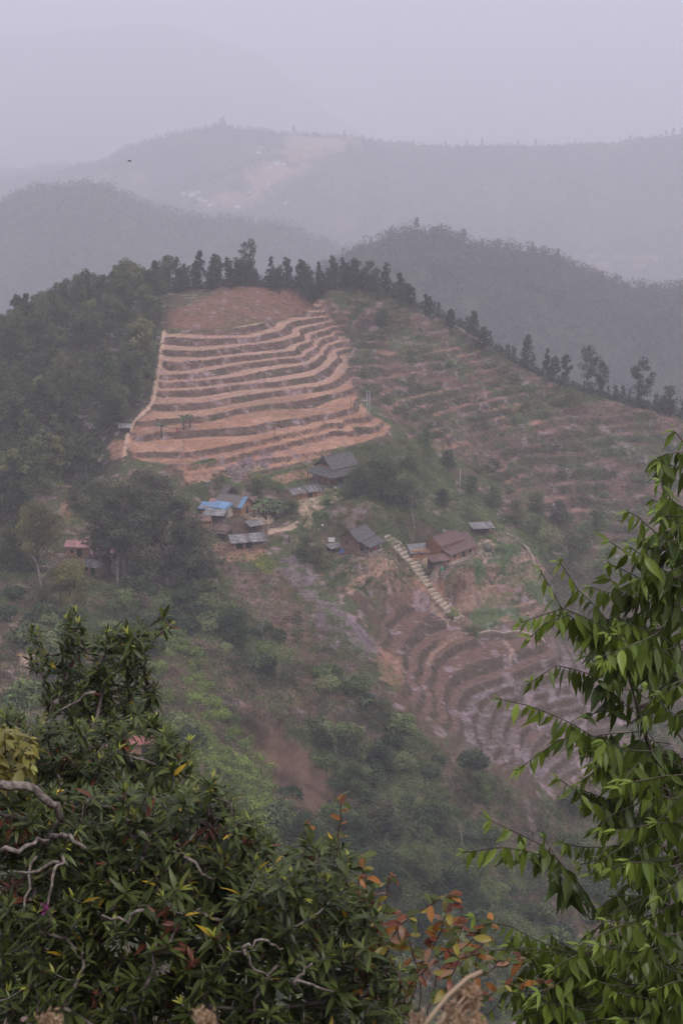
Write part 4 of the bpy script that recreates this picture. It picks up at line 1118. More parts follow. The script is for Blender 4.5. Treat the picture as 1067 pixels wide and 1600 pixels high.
fl_n = sstep(0.40, 0.58, fbm(XX / 9, YY / 9, 311, 4))
rows = 0.10 + 0.90 * (fl > ftl - 0.15)
mf = (m_flank > 0.3) * (1 - m_field)
cover(mf * (0.12 + fl_n) * rows, 6800, 0.35, 1.25, 26, 0.34, 'shrub_dull', "flank_scrub", "dull green scrub in rows over the overgrown eastern terraces")
cover(mf * fl_n * rows, 3000, 0.5, 1.5, 30, 0.36, 'shrub', "flank_bushes", "greener bushes over the overgrown eastern terraces")
mid = poly_mask([(345,740),(500,715),(610,690),(640,665),(760,780),(860,860),(850,900),(700,840),(600,860),(560,830),(470,830),(430,770)])
cover(mid * (0.15 + fl_n), 3600, 0.4, 1.6, 34, 0.32, 'shrub', "village_scrub", "green scrub around the village houses and yards")
west = poly_mask([(-150,800),(150,760),(250,740),(330,780),(330,870),(420,880),(500,940),(560,1000),(640,1070),(600,1110),(480,1050),(340,940),(200,960),(0,1000),(-150,1000)])
cover(west * (0.12 + fl_n) * (1 - m_bowl), 4200, 0.4, 1.3, 30, 0.28, 'shrub', "hillside_scrub", "green scrub on the hillside west of the village")
cover(west * (1.1 - fl_n) * (1 - m_bowl), 1800, 0.25, 0.7, 26, 0.22, 'shrub_dull', "hillside_dry_scrub", "dull scrub on the reddish hillside west of the village")
banks = (m_field > 0.5) * (ff > ftf - 0.02)
cover(banks * (0.3 + n1), 3000, 0.2, 0.45, 14, 0.26, 'bankweed', "bank_weeds", "brown weeds on the banks of the ploughed terraces", 0.2)
bb = (m_bowl > 0.5) * (fb > ftb)
cover(bb * (0.3 + n1), 1600, 0.2, 0.5, 16, 0.20, 'shrub_dull', "terrace_weeds", "brown green weeds on the banks of the dark terraces", 0.2)
cover(((m_spur > 0.4) | (m_veg > 0.4)) * (0.1 + fl_n), 1100, 0.2, 0.7, 26, 0.22, 'shrub', "garden_weeds", "green weeds on the small plots around the staircase", 0.2)
cover(poly_mask(GRASS_TOP) * (0.3 + n2), 900, 0.15, 0.45, 12, 0.24, 'drygrass', "summit_grass", "reddish dry grass on the summit above the ploughed terraces", 0.1)

mv_ = poly_mask([(432,872),(460,868),(490,910),(540,960),(585,1005),(590,1030),(560,1020),(520,975),(490,945),(450,910)]) + poly_mask([(500,940),(520,980),(540,1010),(520,1020),(490,975)]) + poly_mask([(350,735),(380,716),(430,706),(440,716),(400,735),(360,752)]) + 0.10 * poly_mask([(350,880),(430,900),(520,1010),(560,1080),(500,1060),(400,960)])
cover(mv_ * (0.1 + sstep(.4, .6, n2)), 1500, 0.25, 0.6, 20, 0.22, 'mauve', "mauve_brush", "pale mauve dry brush on the slope west of the small terraces", 0.2)
cover((m_bowl > .5) * (H0 < -122.8) * (fb < ftb) * (.2 + sstep(.4, .6, n2)), 1200, 0.15, 0.4, 14, 0.18, 'mauve', "mauve_stubble", "pale mauve dry stubble on the lower curved terraces", 0.15)
def grass(prob, n, hgt0, hgt1, name, label, mat='drygrass', blades=22, spread=0.5):
    p = scatter(prob, n, 0, rng); N = len(p) * blades
    c = np.repeat(p, blades, 0) + np.concatenate([rng.normal(0, spread, (N, 2)), np.zeros((N, 1))], 1)
    c[:, 2] = hgt(c[:, 0], c[:, 1]) - 0.05
    a = rng.uniform(0, 6.28, N); hh = rng.uniform(hgt0, hgt1, N); w = 0.055
    top = c + np.stack([rng.normal(0, .3, N) * hh, rng.normal(0, .3, N) * hh, hh], 1)
    dx = np.stack([np.cos(a) * w, np.sin(a) * w, 0 * a], 1)
    V = np.stack([c - dx, c + dx, top], 1).reshape(-1, 3)
    o = np_mesh(name, V, np.arange(3 * N).reshape(N, 3), M[mat]); tag(o, label, "grass", kind='stuff')
grass(grassy, 1800, 0.9, 2.3, "dry_grass", "tall pinkish dry grass filling the strip down the gully", spread=0.28)
grass((lower + lower2) * (1 - dens_n) * allow, 2600, 0.5, 1.2, "slope_grass", "pinkish dry grass tufts between the bushes of the slope")
grass(west * (1 - fl_n), 1500, 0.3, 0.8, "hillside_grass", "low dry grass on the reddish hillside", blades=16)
grass((m_flank > .3) * (1 - fl_n), 1500, 0.3, 0.9, "flank_grass", "low reddish dry grass over the eastern terraces", blades=16)

# crops in small beds
def beds(px, n, mat, name, label, r0=0.2, r1=0.4, size=0.2):
    m = poly_mask(px)
    if m.sum() < 2: return
    p = scatter(m, n, 0, rng); V, F_ = clump_cloud(p + np.array((0,0,.1)), rng.uniform(r0, r1, len(p)), 16, size, rng, 0.7, 0.6)
    tag(np_mesh(name, V, F_, M[mat]), label, "crop", kind='stuff')
beds([(395,868),(420,866),(432,885),(420,900),(400,888)], 240, 'crop_yellow', "mustard_crop", "bright yellow green crop below the ruined shed", 0.2, 0.5, 0.24)
beds([(505,905),(508,888),(530,872),(548,868),(545,875),(520,888),(512,908)], 160, 'crop', "vegetable_bed", "curved dark green vegetable bed below the brick gabled house")
beds([(513,915),(522,900),(548,892),(545,902),(525,910),(522,922)], 140, 'crop', "vegetable_bed", "second curved green bed lower on the same small terraces")
beds([(545,915),(575,905),(590,893),(580,912),(552,922)], 100, 'crop', "vegetable_bed", "small slanting green bed nearest the staircase")
beds([(456,960),(466,955),(474,975),(472,1015),(460,1018),(455,990)], 160, 'crop', "vegetable_bed", "narrow upright green strip on the dark red slope")
beds([(488,801),(508,799),(516,810),(490,816)], 90, 'crop', "vegetable_bed", "green bed beside the yard of the two tier roofed house")
beds([(298,728),(333,717),(338,723),(308,734)], 120, 'crop', "vegetable_bed", "green bed beneath the lowest ploughed terrace")
beds([(300,752),(335,755),(330,775),(300,770)], 160, 'crop', "vegetable_bed", "green plot west of the blue roofed house")
beds([(600,858),(620,880),(640,902),(630,905),(605,885)], 120, 'crop', "vegetable_bed", "green patch along the lower side of the staircase")
beds([(702,905),(740,885),(800,868),(800,876),(745,900),(712,920)], 240, 'crop', "vegetable_bed", "long green plot under the brown roofed house's stone terrace")
beds([(740,915),(790,895),(830,880),(820,892),(770,915),(748,925)], 180, 'crop', "vegetable_bed", "lower long green plot on the eastern spur")
beds([(782,850),(800,850),(802,862),(785,862)], 70, 'crop', "vegetable_bed", "small green plot beside the haystack")

# ---- distant woods and trees on the far hills
def far_cover(G, n, r0, r1, nleaf, size, seed, label, back=0.0, lift=0.8):
    xx, yy, zz = G; rg = np.random.default_rng(seed); nv, nu = xx.shape; b = int(nv * 0.3)
    iu = rg.integers(0, nu - 1, n); iv = rg.integers(b - max(1, int(back * nv)), nv - 1, n)
    fu_ = rg.uniform(0, 1, n); x = xx[iv, iu]*(1-fu_) + xx[iv, iu+1]*fu_; y = yy[iv, iu]*(1-fu_) + yy[iv, iu+1]*fu_; z = zz[iv, iu]*(1-fu_) + zz[iv, iu+1]*fu_
    r = rg.uniform(r0, r1, n)
    V, F_ = clump_cloud(np.stack([x, y + rg.uniform(-2, 2, n), z + r * lift], 1), r, nleaf, size, rg, 1.0)
    tag(np_mesh("distant_woods", V, F_, M['farwood']), label, "distant woods", kind='stuff')
far_cover(RB, 6500, 3.2, 6.2, 52, 1.7, 1, "dark wood covering the rounded hill behind the eastern crest", 0.02)
far_cover(RC, 9000, 4.4, 8.2, 24, 3.2, 2, "hazy wood on the hill behind the western flank", 0.02)
far_cover(RE, 2500, 5, 9, 8, 6.0, 5, "very hazy wood on the far low ridge at the western side", 0.02)
def on_ridge(G, u, v):
    xx, yy, zz = G; b = int(xx.shape[0] * 0.3)
    U, W_ = uv_of(xx[b:], yy[b:], zz[b:]); k = np.argmin((U - u) ** 2 + (W_ - v) ** 2); i, j = np.unravel_index(k, U.shape)
    return float(xx[b+i, j]), float(yy[b+i, j]), float(zz[b+i, j])
# wood on the far village hill, thin where its fields lie
xx, yy, zz = RD; rg = np.random.default_rng(9); n = 9000; nv, nu = xx.shape; b = int(nv * 0.3)
iu = rg.integers(0, nu, n); iv = rg.integers(b, nv, n); x, y, z = xx[iv, iu], yy[iv, iu], zz[iv, iu]
ok = vill(x, y, z) < rg.uniform(0.05, 0.5, n)
cres = (iv < b + 3) & (uv_of(x, y, z)[0] > 560); ok &= ~cres | (rg.uniform(0, 1, n) < 0.4)
r = rg.uniform(4.5, 8.5, n)[ok]
V, F_ = clump_cloud(np.stack([x[ok] + rg.uniform(-3, 3, ok.sum()), y[ok], z[ok] + r * 0.7], 1), r, 9, 5.0, rg, 1.0)
tag(np_mesh("distant_woods", V, F_, M['farwood']), "thin hazy wood on the far hill with the pale village", "distant woods", kind='stuff')
nn_ = 900; iu = rg.integers(0, nu, nn_); uu_ = uv_of(xx[b, iu], yy[b, iu], zz[b, iu])[0]; kk = rg.uniform(0, 1, nn_) < np.where(uu_ < 560, 1.0, 0.55); iu = iu[kk]
r = np.where(uu_[kk] < 560, rg.uniform(3, 9, len(iu)), rg.uniform(1.5, 5, len(iu)))
V, F_ = clump_cloud(np.stack([xx[b, iu] + rg.uniform(-6, 6, len(iu)), yy[b, iu] - rg.uniform(0, 15, len(iu)), zz[b, iu] + r*0.5], 1), r, 16, 3.6, rg, 0.9)
tag(np_mesh("distant_woods", V, F_, M['farwood']), "ragged hazy line of trees along the top of the far village hill", "distant woods", kind='stuff')
FR = [Proto(lambda s=s, h=h, rx=rx, st=st: make_tree("distant_tree", h, 0.2, rx, 12, 220, 2.2, M['farwood'], M['bark'], s, st, 0.35, clump_r=rx*0.5)) for s, h, rx, st in ((1,14,3.5,'round'),(2,17,2.5,'tall'),(3,19,3,'cone'))]
for u, s_, k in ((335,0.8,1),(345,1.1,2),(352,1.3,2),(362,0.7,0),(295,0.6,1),(270,0.5,0),(410,0.8,0),(420,0.6,0),(461,1.2,1),(475,0.6,0),(540,1.1,0),(548,0.7,0),(515,0.6,0),(565,0.8,0),(580,0.7,0),
                 (632,0.5,1),(645,0.6,1),(655,0.5,1),(668,0.4,0),(698,0.8,0),(730,0.8,1),(753,1.1,2),(764,0.6,0),(800,0.6,1),(810,0.9,0),(836,1.0,1),(880,0.4,0),(895,0.6,0),(937,0.5,1),(985,0.9,0),(1000,0.6,0),(1040,1.0,0),(1052,1.2,0),(1063,0.9,1),(150,0.5,0),(185,0.7,1),(225,0.7,0),(245,0.8,1)):
    v = np.interp(u, [150,170,210,260,310,350,400,450,500,560,630,740,850,950,1030,1067], [250,250,228,214,203,198,206,210,214,217,226,228,228,224,214,208])
    p = on_ridge(RD, u, v); FR[k].place((p[0], p[1], p[2]-0.5), rng.uniform(0, 6), s_*1.15, "hazy single tree on the skyline of the far village hill", "skyline trees of the far village hill")
for u, s_, k in ((650,0.75,0),(725,0.7,1),(870,0.7,0),(610,0.5,0),(690,0.5,2),(790,0.5,0),(940,0.5,1)):
    v = np.interp(u, [560,610,650,690,740,800,860,920,980], [388,368,360,364,384,392,402,432,450])
    p = on_ridge(RB, u, v); o = FR[k].place((p[0], p[1], p[2]-0.5), rng.uniform(0, 6), s_, "tree standing above the skyline of the rounded wooded hill", "skyline trees of the rounded wooded hill")

# ------------------------------------------------------------------ buildings
def wall_gable(L, W, h, rh, t=0.0):
    mb = MB(); x, y = L/2, W/2; d = -2.0
    v = [(-x,-y,d),(x,-y,d),(x,y,d),(-x,y,d),(-x,-y,h),(x,-y,h),(x,y,h),(-x,y,h),(-x,0,h+rh),(x,0,h+rh)]
    f = [(0,1,5,4),(1,2,6,9,5),(2,3,7,6),(3,0,4,8,7),(4,5,9,8),(6,7,8,9)]
    return mb.add(v, f)
def roof_gable(L, W, h, rh, ov=0.6, t=0.14, nsheet=1, seed=0):
    mb = MB(); rg = random.Random(seed); y = W/2 + ov; k = rh / (W/2); x0 = -L/2 - ov; n = nsheet; dx = (L + 2*ov) / n
    for s in (-1, 1):
        for i in range(n):
            a = x0 + i*dx; b = a + dx*0.985; j = rg.uniform(0, 0.03) if n > 1 else 0; e = rg.uniform(-0.08, 0.08) if n > 1 else 0
            zt = h + rh + 0.12 + j; ze = h - k*ov + 0.12 + j
            mb.slab((a, 0.0, zt), (b, 0.0, zt), (b, s*(y+e), ze), (a, s*(y+e), ze), t)
    mb.tube([(x0, 0, h+rh+0.16), (-x0, 0, h+rh+0.16)], 0.12, 5)
    return mb
def opening(parent, name, x, y, z, w, hh, axis, mat, depth=0.10):
    """a door or window set 3 cm proud of the wall, with its frame"""
    mb = MB(); fr = MB(); b = 0.09
    if axis == 'y':
        s = -1 if y < 0 else 1; mb.box(x-w/2, x+w/2, min(y, y+s*0.03), max(y, y+s*0.03), z, z+hh)
        for (a0, a1, c0, c1) in ((x-w/2-b, x-w/2, z-0.02, z+hh+b), (x+w/2, x+w/2+b, z-0.02, z+hh+b), (x-w/2, x+w/2, z+hh, z+hh+b)):
            fr.box(a0, a1, min(y, y+s*depth), max(y, y+s*depth), c0, c1)
    else:
        s = -1 if x < 0 else 1; mb.box(min(x, x+s*0.03), max(x, x+s*0.03), y-w/2, y+w/2, z, z+hh)
        for (a0, a1, c0, c1) in ((y-w/2-b, y-w/2, z-0.02, z+hh+b), (y+w/2, y+w/2+b, z-0.02, z+hh+b), (y-w/2, y+w/2, z+hh, z+hh+b)):
            fr.box(min(x, x+s*depth), max(x, x+s*depth), a0, a1, c0, c1)
    o = mb.build(name, mat, parent); fr.build("frame", M['wood'], o); return o
def house_root(name, label, cat, u, v, rot, scale=1.0):
    p = at(u, v); o = empty(name, (p[0], p[1], p[2]), math.radians(rot), scale); tag(o, label, cat); return o
def stones(parent, L, y0, y1, z0, z1, n, seed, name="roof_weight"):
    rg = random.Random(seed); mb = MB()
    for k in range(n):
        t = rg.random(); x = rg.uniform(-L/2, L/2); y = y0 + (y1-y0)*t; z = z0 + (z1-z0)*t; s = rg.uniform(0.1, 0.2)
        mb.hexa([(x-s,y-s*.7,z),(x+s,y-s*.8,z),(x+s*.8,y+s*.7,z),(x-s*.9,y+s*.6,z)], [(x-s*.6,y-s*.5,z+s),(x+s*.5,y-s*.5,z+s*.9),(x+s*.6,y+s*.4,z+s),(x-s*.5,y+s*.5,z+s*.8)])
    return mb.build(name, M['stone'], parent)

# two-tier slate roofed house
h1 = house_root("two_tier_house", "old two storey house with steep grey slate double roof and open ground floor veranda", "house", 526, 752, 42, 1.0)
L_, W_ = 8.6, 6.0
MB().box(-L_/2, L_/2, -W_/2, W_/2, -2, 2.6).build("lower_wall", M['wall_mud'], h1)
MB().box(-L_/2+0.2, L_/2-0.2, -W_/2+0.2, W_/2-0.2, 2.6, 5.0).build("upper_wall", M['wall_orange'], h1)
MB().box(-L_/2-1.7, L_/2+1.7, -W_/2-1.7, W_/2+1.7, -2, 0.25).build("plinth", M['stone'], h1)
def skirt(z0, z1, xo, yo, xi, yi, t=0.16):
    mb = MB(); o = [(-xo,-yo,z0),(xo,-yo,z0),(xo,yo,z0),(-xo,yo,z0)]; i = [(-xi,-yi,z1),(xi,-yi,z1),(xi,yi,z1),(-xi,yi,z1)]
    for k in range(4):
        a, b_, c, d = o[k], o[(k+1)%4], i[(k+1)%4], i[k]; mb.slab(a, b_, c, d, t)
    return mb
skirt(2.9, 4.6, L_/2+2.1, W_/2+2.1, L_/2+0.12, W_/2+0.12).build("skirt_roof", M['slate'], h1)
bm_ = MB()
for (a, b_) in (((-L_/2-1.6,-W_/2-1.6),(L_/2+1.6,-W_/2-1.6)),((L_/2+1.6,-W_/2-1.6),(L_/2+1.6,W_/2+1.6)),((L_/2+1.6,W_/2+1.6),(-L_/2-1.6,W_/2+1.6)),((-L_/2-1.6,W_/2+1.6),(-L_/2-1.6,-W_/2-1.6))):
    x0, x1 = sorted((a[0], b_[0])); y0, y1 = sorted((a[1], b_[1])); bm_.box(x0-.1, x1+.1, y0-.1, y1+.1, 2.45, 2.75)
bm_.build("ring_beam", M['wood_pale'], h1)
for k in range(7):
    x = -L_/2-1.6 + k*(L_+3.2)/6; MB().box(x-.1, x+.1, -W_/2-1.7, -W_/2-1.5, 0.25, 2.45).build("post", M['wood'], h1)
for k in range(1, 5):
    y = -W_/2-1.6 + k*(W_+3.2)/4; MB().box(-L_/2-1.7, -L_/2-1.5, y-.1, y+.1, 0.25, 2.45).build("post", M['wood'], h1)
rg_ = roof_gable(L_-0.2, W_+0.4, 4.85, 2.5, 0.55, 0.18); rg_.build("upper_roof", M['slate'], h1)
wg = MB(); 
for s in (-1, 1):
    x = s*(L_/2-0.25); wg.add([(x,-W_/2,4.95),(x,W_/2,4.95),(x,0,7.2),(x+s*.1,-W_/2,4.95),(x+s*.1,W_/2,4.95),(x+s*.1,0,7.2)], [(0,1,2),(5,4,3),(0,3,4,1),(1,4,5,2),(2,5,3,0)])
wg.build("gable", M['wood'], h1)
opening(h1, "door", -1.5, -W_/2, 0.27, 1.1, 1.9, 'y', M['dark']); opening(h1, "window", 1.8, -W_/2, 1.0, 0.9, 0.9, 'y', M['dark'])
opening(h1, "window", -L_/2+0.2, 0.0, 5.0, 0.01, 0.01, 'x', M['dark']) if False else None

# long shed with weighted sheets
h2 = house_root("long_shed", "long low shed with pale corrugated sheets weighed down, beside the bare yard", "shed", 474, 776, 32)
MB().box(-4.0, 4.0, -1.9, 2.0, -1.5, 1.7).build("wall", M['wall_mud'], h2)
roof_gable(8.4, 4.2, 1.7, 0.8, 0.5, 0.06, 9, 3).build("roof", M['tin'], h2)
pl = MB()
for k in range(9): x = -4.4 + k*1.1; pl.tube([(x, -2.55, 1.75), (x, 0, 2.78)], 0.06, 4)
pl.build("roof_pole", M['wood'], h2)
for k in range(5): MB().box(-4.2+k*2.1-.07, -4.2+k*2.1+.07, -2.5, -2.36, -0.5, 1.5).build("post", M['wood'], h2)
opening(h2, "door", 1.0, -1.9, 0.0, 0.9, 1.5, 'y', M['dark'])

# blue roofed house with thatched part and cone
h3 = house_root("blue_roofed_house", "house with dark thatched gable roof and bright blue sheets on its lower roof", "house", 366, 800, -28)
wall_gable(7.0, 4.8, 2.6, 1.7).build("wall", M['wall_mud'], h3)
roof_gable(7.0, 4.8, 2.6, 1.7, 0.6, 0.22).build("roof", M['thatch'], h3)
MB().box(-3.2, 1.2, -4.6, -2.43, -1.5, 2.0).build("lean_to_wall", M['wall_pale'], h3)
lr = MB()
for k in range(5): a = -3.7 + k*1.02; lr.slab((a, -2.2, 3.05), (a+1.0, -2.2, 3.05), (a+1.0, -5.0, 2.12), (a, -5.0, 2.12), 0.05)
lr.build("blue_roof_sheet", M['blue'], h3)
MB().slab((2.9, -3.05, 2.3), (4.15, -3.05, 2.3), (4.15, 0.0, 4.55), (2.9, 0.0, 4.55), 0.05).build("blue_roof_sheet", M['blue'], h3)
opening(h3, "door", 3.5, 0.4, 0.0, 0.9, 1.8, 'x', M['dark']); opening(h3, "window", -0.5, -4.6, 0.8, 0.7, 0.7, 'y', M['dark'])
h3b = house_root("thatched_hut", "small grey thatched hut with dark gable opening directly above the blue roofed house", "hut", 357, 777, -60)
wall_gable(3.6, 3.2, 1.8, 1.6).build("wall", M['wood'], h3b); roof_gable(3.6, 3.2, 1.8, 1.6, 0.5, 0.2).build("roof", M['thatch'], h3b)
opening(h3b, "opening", 1.8, 0.0, 1.4, 1.1, 0.9, 'x', M['dark'])
# small sheds west of it
def small_shed(name, label, u, v, rot, L, W, h, tilt, roofm, wallm, nsheet=4, open_front=False, weights=0):
    o = house_root(name, label, "shed", u, v, rot)
    w = MB()
    if open_front: w.box(-L/2+.1, L/2-.1, W/2-.15, W/2, -1, h-0.1)
    else: w.box(-L/2+.1, L/2-.1, -W/2+.15, W/2, -1, h-0.1)
    w.build("wall", wallm, o)
    for sx in (-1, 1):
        for sy in (-1, 1):
            MB().box(sx*(L/2-.1)-.07, sx*(L/2-.1)+.07, sy*(W/2-.02)-.07, sy*(W/2-.02)+.07, -0.5, h-0.02 + (tilt/2 if sy > 0 else -tilt/2)).build("post", M['wood'], o)
    r = MB(); n = nsheet; dx = (L+0.8)/n; rr = random.Random(int(u))
    for k in range(n):
        a = -L/2-.4+k*dx; j = rr.uniform(0, .04); e = rr.uniform(-.12, .12)
        r.slab((a, -W/2-.4+e, h-tilt*.6+j), (a+dx*.985, -W/2-.4+e, h-tilt*.6+j), (a+dx*.985, W/2+.4+e, h+tilt*.6+j), (a, W/2+.4+e, h+tilt*.6+j), 0.05)
    r.build("roof", roofm, o)
    if weights: stones(o, L, -W/2, W/2, h-tilt*.5+.06, h+tilt*.5+.06, weights, int(v))
    return o
small_shed("tin_shed", "small shed roofed with blue and pinkish sheets next to the blue roofed house's wall", 326, 803, -15, 3.4, 2.6, 2.2, 0.7, M['blue'], M['wall_mud'], 3)
small_shed("tin_shed", "narrow shed with faded pink roof joining the blue roofed house", 340, 799, -12, 3.4, 2.2, 2.6, 0.5, M['pinktin'], M['wall_pale'], 3)
small_shed("tin_shed", "open shed with grey sheet roof just under the faded pink one", 336, 813, -12, 4.6, 2.6, 2.0, 0.6, M['tin'], M['wood'], 4, True)
small_shed("tin_shed", "low striped rusty and grey roofed shed above the ruined shed", 346, 837, -28, 4.2, 3.0, 1.7, 0.8, M['rust'], M['wood'], 5, False, 3)
small_shed("tin_shed", "small weathered shed tucked under the trees west of the blue sheets", 318, 822, 10, 3.2, 2.4, 1.9, 0.5, M['rust'], M['wall_mud'], 3, False, 2)
small_shed("tin_shed", "little grey shed between the ruined shed and the banana clump", 398, 828, 30, 3.0, 2.2, 1.8, 0.5, M['tin'], M['wall_brick'], 3, True, 2)
small_shed("tin_shed", "low brown roofed shed behind the blue roofed house beside the bananas", 388, 790, -20, 3.4, 2.4, 1.9, 0.5, M['rust'], M['wood'], 4, True, 2)
small_shed("goat_shed", "small timber shed with grey sheets by the path to the brick gabled house", 522, 862, 30, 2.8, 2.0, 1.6, 0.4, M['tin'], M['wood'], 3, True, 1)
h5 = small_shed("ruined_shed", "ruined shed of broken brick walls under loose bleached sheets", 388, 855, 14, 8.0, 3.6, 2.3, 0.7, M['tin'], M['wall_brick'], 9, True, 6)
MB().box(-3.9, -3.4, -1.8, 1.6, -1, 1.9).box(-1.6, -0.9, -1.7, 1.5, -1, 2.0).box(0.6, 1.1, -1.75, 1.5, -1, 1.9).box(1.12, 3.6, -1.6, -1.3, -1, 1.1).build("broken_wall", M['wall_brick'], h5)
h5b = house_root("ruined_wall", "crumbling earth and brick wall left of the ruined shed", "ruin", 345, 866, 30)
rr = random.Random(3)
for k in range(5):
    x = -4 + k*1.6; MB().hexa([(x,-.3,-1.5),(x+1.5,-.35,-1.5),(x+1.5,.3,-1.5),(x,.3,-1.5)], [(x,-.25,rr.uniform(.5,1.9)),(x+1.5,-.25,rr.uniform(.4,1.9)),(x+1.5,.25,rr.uniform(.4,1.9)),(x,.25,rr.uniform(.5,1.8))]).build("wall_piece", M['wall_brick'], h5b)
# brick gabled house
h6 = house_root("brick_gabled_house", "two storey rough brick house with steep dark roof at the head of the stone staircase", "house", 558, 862, 52)
wall_gable(6.2, 5.4, 4.2, 1.9).build("wall", M['wall_brick'], h6)
roof_gable(6.2, 5.4, 4.2, 1.9, 0.5, 0.18).build("roof", M['slate'], h6)
opening(h6, "window", -3.1, 0.8, 2.6, 0.6, 0.8, 'x', M['dark']); opening(h6, "door", -1.8, -2.7, 0.0, 1.0, 1.9, 'y', M['dark'])
MB().box(-2.4, 3.4, -5.4, -2.72, -2, 1.2).build("veranda_base", M['stone'], h6)
MB().slab((-2.9, -2.6, 4.0), (3.8, -2.6, 4.0), (3.8, -6.0, 2.9), (-2.9, -6.0, 2.9), 0.16).build("veranda_roof", M['slate'], h6)
MB().box(-1.0, 3.3, -2.9, -2.74, 1.21, 3.7).build("veranda_wall", M['wall_pale'], h6)
for k in range(5): x = -2.3 + k*1.4; MB().box(x-.08, x+.08, -5.35, -5.19, 1.2, 2.95).build("post", M['wood_pale'], h6)
opening(h6, "door", 0.6, -2.9, 1.22, 0.8, 1.8, 'y', M['dark'])
def cloth(u, v, w, h, mat, label, rot=40, dz=0.0, dx=0.0):
    p = at(u, v); a = math.radians(rot); mb = MB(); n = 6
    vs = []
    for i in range(n+1):
        x = -w/2 + w*i/n; y = 0.05*math.sin(i*2.1)
        for z in (0, h): vs.append((x, y*(1 if z == 0 else .3), z + 0.04*math.sin(i*1.3)))
    vs2 = [(x, y+0.02, z) for x, y, z in vs]; m = len(vs)
    fs = []
    for i in range(n): a0 = 2*i; fs += [(a0, a0+2, a0+3, a0+1), (m+a0+1, m+a0+3, m+a0+2, m+a0)]
    mb.add(vs + vs2, fs); o = mb.build("cloth", mat); o.location = (p[0]+dx, p[1], p[2]+dz); o.rotation_euler = (0, 0, a); tag(o, label, "cloth"); return o
def local(o, x, y, z):
    a = o.rotation_euler[2]; L0 = o.location; return (L0[0] + x*math.cos(a) - y*math.sin(a), L0[1] + x*math.sin(a) + y*math.cos(a), L0[2] + z)
for (x, m_, w, hh, lab) in ((0.2,'cl_red',0.9,1.0,"red cloth hung in the veranda of the brick gabled house"),(1.3,'cl_green',0.7,0.7,"teal cloth hung beside the red one in the veranda"),(-0.6,'cl_dark',0.5,1.0,"dark cloth hung left of the red one in the veranda"),(2.3,'white',0.6,0.6,"white cloth hung at the far end of the veranda")):
    c = cloth(558, 862, w, hh, M[m_], lab, 52); c.location = local(h6, x, -5.42, 1.75)
cloth(534, 868, 0.9, 1.0, M['cl_blue'], "blue cloth drying against the brick gable wall", 20, 0.6)
cloth(518, 852, 1.6, 1.1, M['white'], "white cloth spread on the bushes left of the brick gable", 10, 0.9)
# brown roofed house with orange walls
h7 = house_root("brown_roofed_house", "long house with reddish brown roofs stepped in two and orange mud walls", "house", 694, 866, 47)
MB().box(-4.4, 4.4, -2.4, 2.4, -2, 3.9).build("wall", M['wall_orange'], h7)
wall_gable(8.8, 4.79, 3.9, 1.4).build("gable_wall", M['wall_orange'], h7)
roof_gable(8.8, 4.8, 3.9, 1.4, 0.5, 0.12).build("main_roof", M['rust'], h7)
MB().box(-4.0, 6.2, -4.9, -2.42, -2, 1.9).build("veranda_wall", M['wall_mud'], h7)
MB().slab((-4.5, -2.45, 3.0), (6.6, -2.45, 3.0), (6.6, -5.6, 1.95), (-4.5, -5.6, 1.95), 0.12).build("veranda_roof", M['rust'], h7)
for k in range(6): x = -3.9 + k*2.0; MB().box(x-.09, x+.09, -5.35, -5.17, -0.6, 2.0).build("post", M['wood_pale'], h7)
for x in (-2, 1.2, 4.0): opening(h7, "door" if x == 1.2 else "window", x, -4.9, 0.0 if x == 1.2 else 0.7, 0.9, 1.6 if x == 1.2 else 0.8, 'y', M['dark'])
wall_gable(4.2, 3.6, 2.6, 1.2).build("end_wall", M['wall_mud'], h7).location = (6.7, 0.3, 0)
roof_gable(4.2, 3.6, 2.6, 1.2, 0.4, 0.12).build("end_roof", M['rust'], h7).location = (6.7, 0.3, 0)
small_shed("lean_to_shed", "low shed with grey tin sheets and rusty edge built against the brown roofed house", 662, 868, 12, 7.2, 3.6, 2.0, 0.9, M['tin'], M['wall_mud'], 6, False, 2)
small_shed("lean_to_shed", "low rusty roofed shed in front of the brown roofed house beside the green barrel", 684, 884, 25, 4.4, 2.6, 1.9, 0.6, M['rust'], M['wood'], 4, True)
small_shed("open_shed", "open sided grey roofed shed on posts at the eastern end of the yard", 752, 834, 12, 5.2, 3.4, 2.3, 0.5, M['tin'], M['wood'], 6, True, 2)
p = at(690, 893); b_ = MB().tube([(0,0,0),(0,0,.1),(0,0,.5),(0,0,.9),(0,0,.95)], [.3,.33,.34,.33,.27], 12).build("barrel", M['cl_green'], None, True); b_.location = p; tag(b_, "green water barrel in front of the rusty lean to", "barrel")
p = at(668, 890)
# haystack
hs = MB(); n = 10
for k, (z, r_) in enumerate(((0,1.1),(0.5,1.25),(1.0,1.1),(1.5,0.7),(2.0,0.2))): pass
hay = MB().tube([(0,0,-.2),(0,0,.5),(0,0,1.0),(0,0,1.5),(0,0,2.0)], [1.15,1.3,1.1,.65,.12], 14).build("haystack", M['thatch'], None, True); hay.location = at(762, 858); tag(hay, "small domed haystack at the end of the stone terrace", "haystack")
small_shed("hut", "tiny grey roofed hut at the edge of the wood beside the zigzag path", 196, 676, 5, 2.6, 2.0, 1.9, 0.5, M['tin'], M['wood'], 3, True)
h9 = house_root("thatched_shed", "small weathered thatched shed on the slope beneath the wide grey green tree", "shed", 326, 922, 8)
wall_gable(3.6, 2.4, 1.5, 0.9).build("wall", M['wood'], h9); roof_gable(3.6, 2.6, 1.5, 0.9, 0.35, 0.2).build("roof", M['thatch'], h9)
opening(h9, "opening", 0.5, -1.2, 0.1, 0.8, 1.1, 'y', M['dark'])
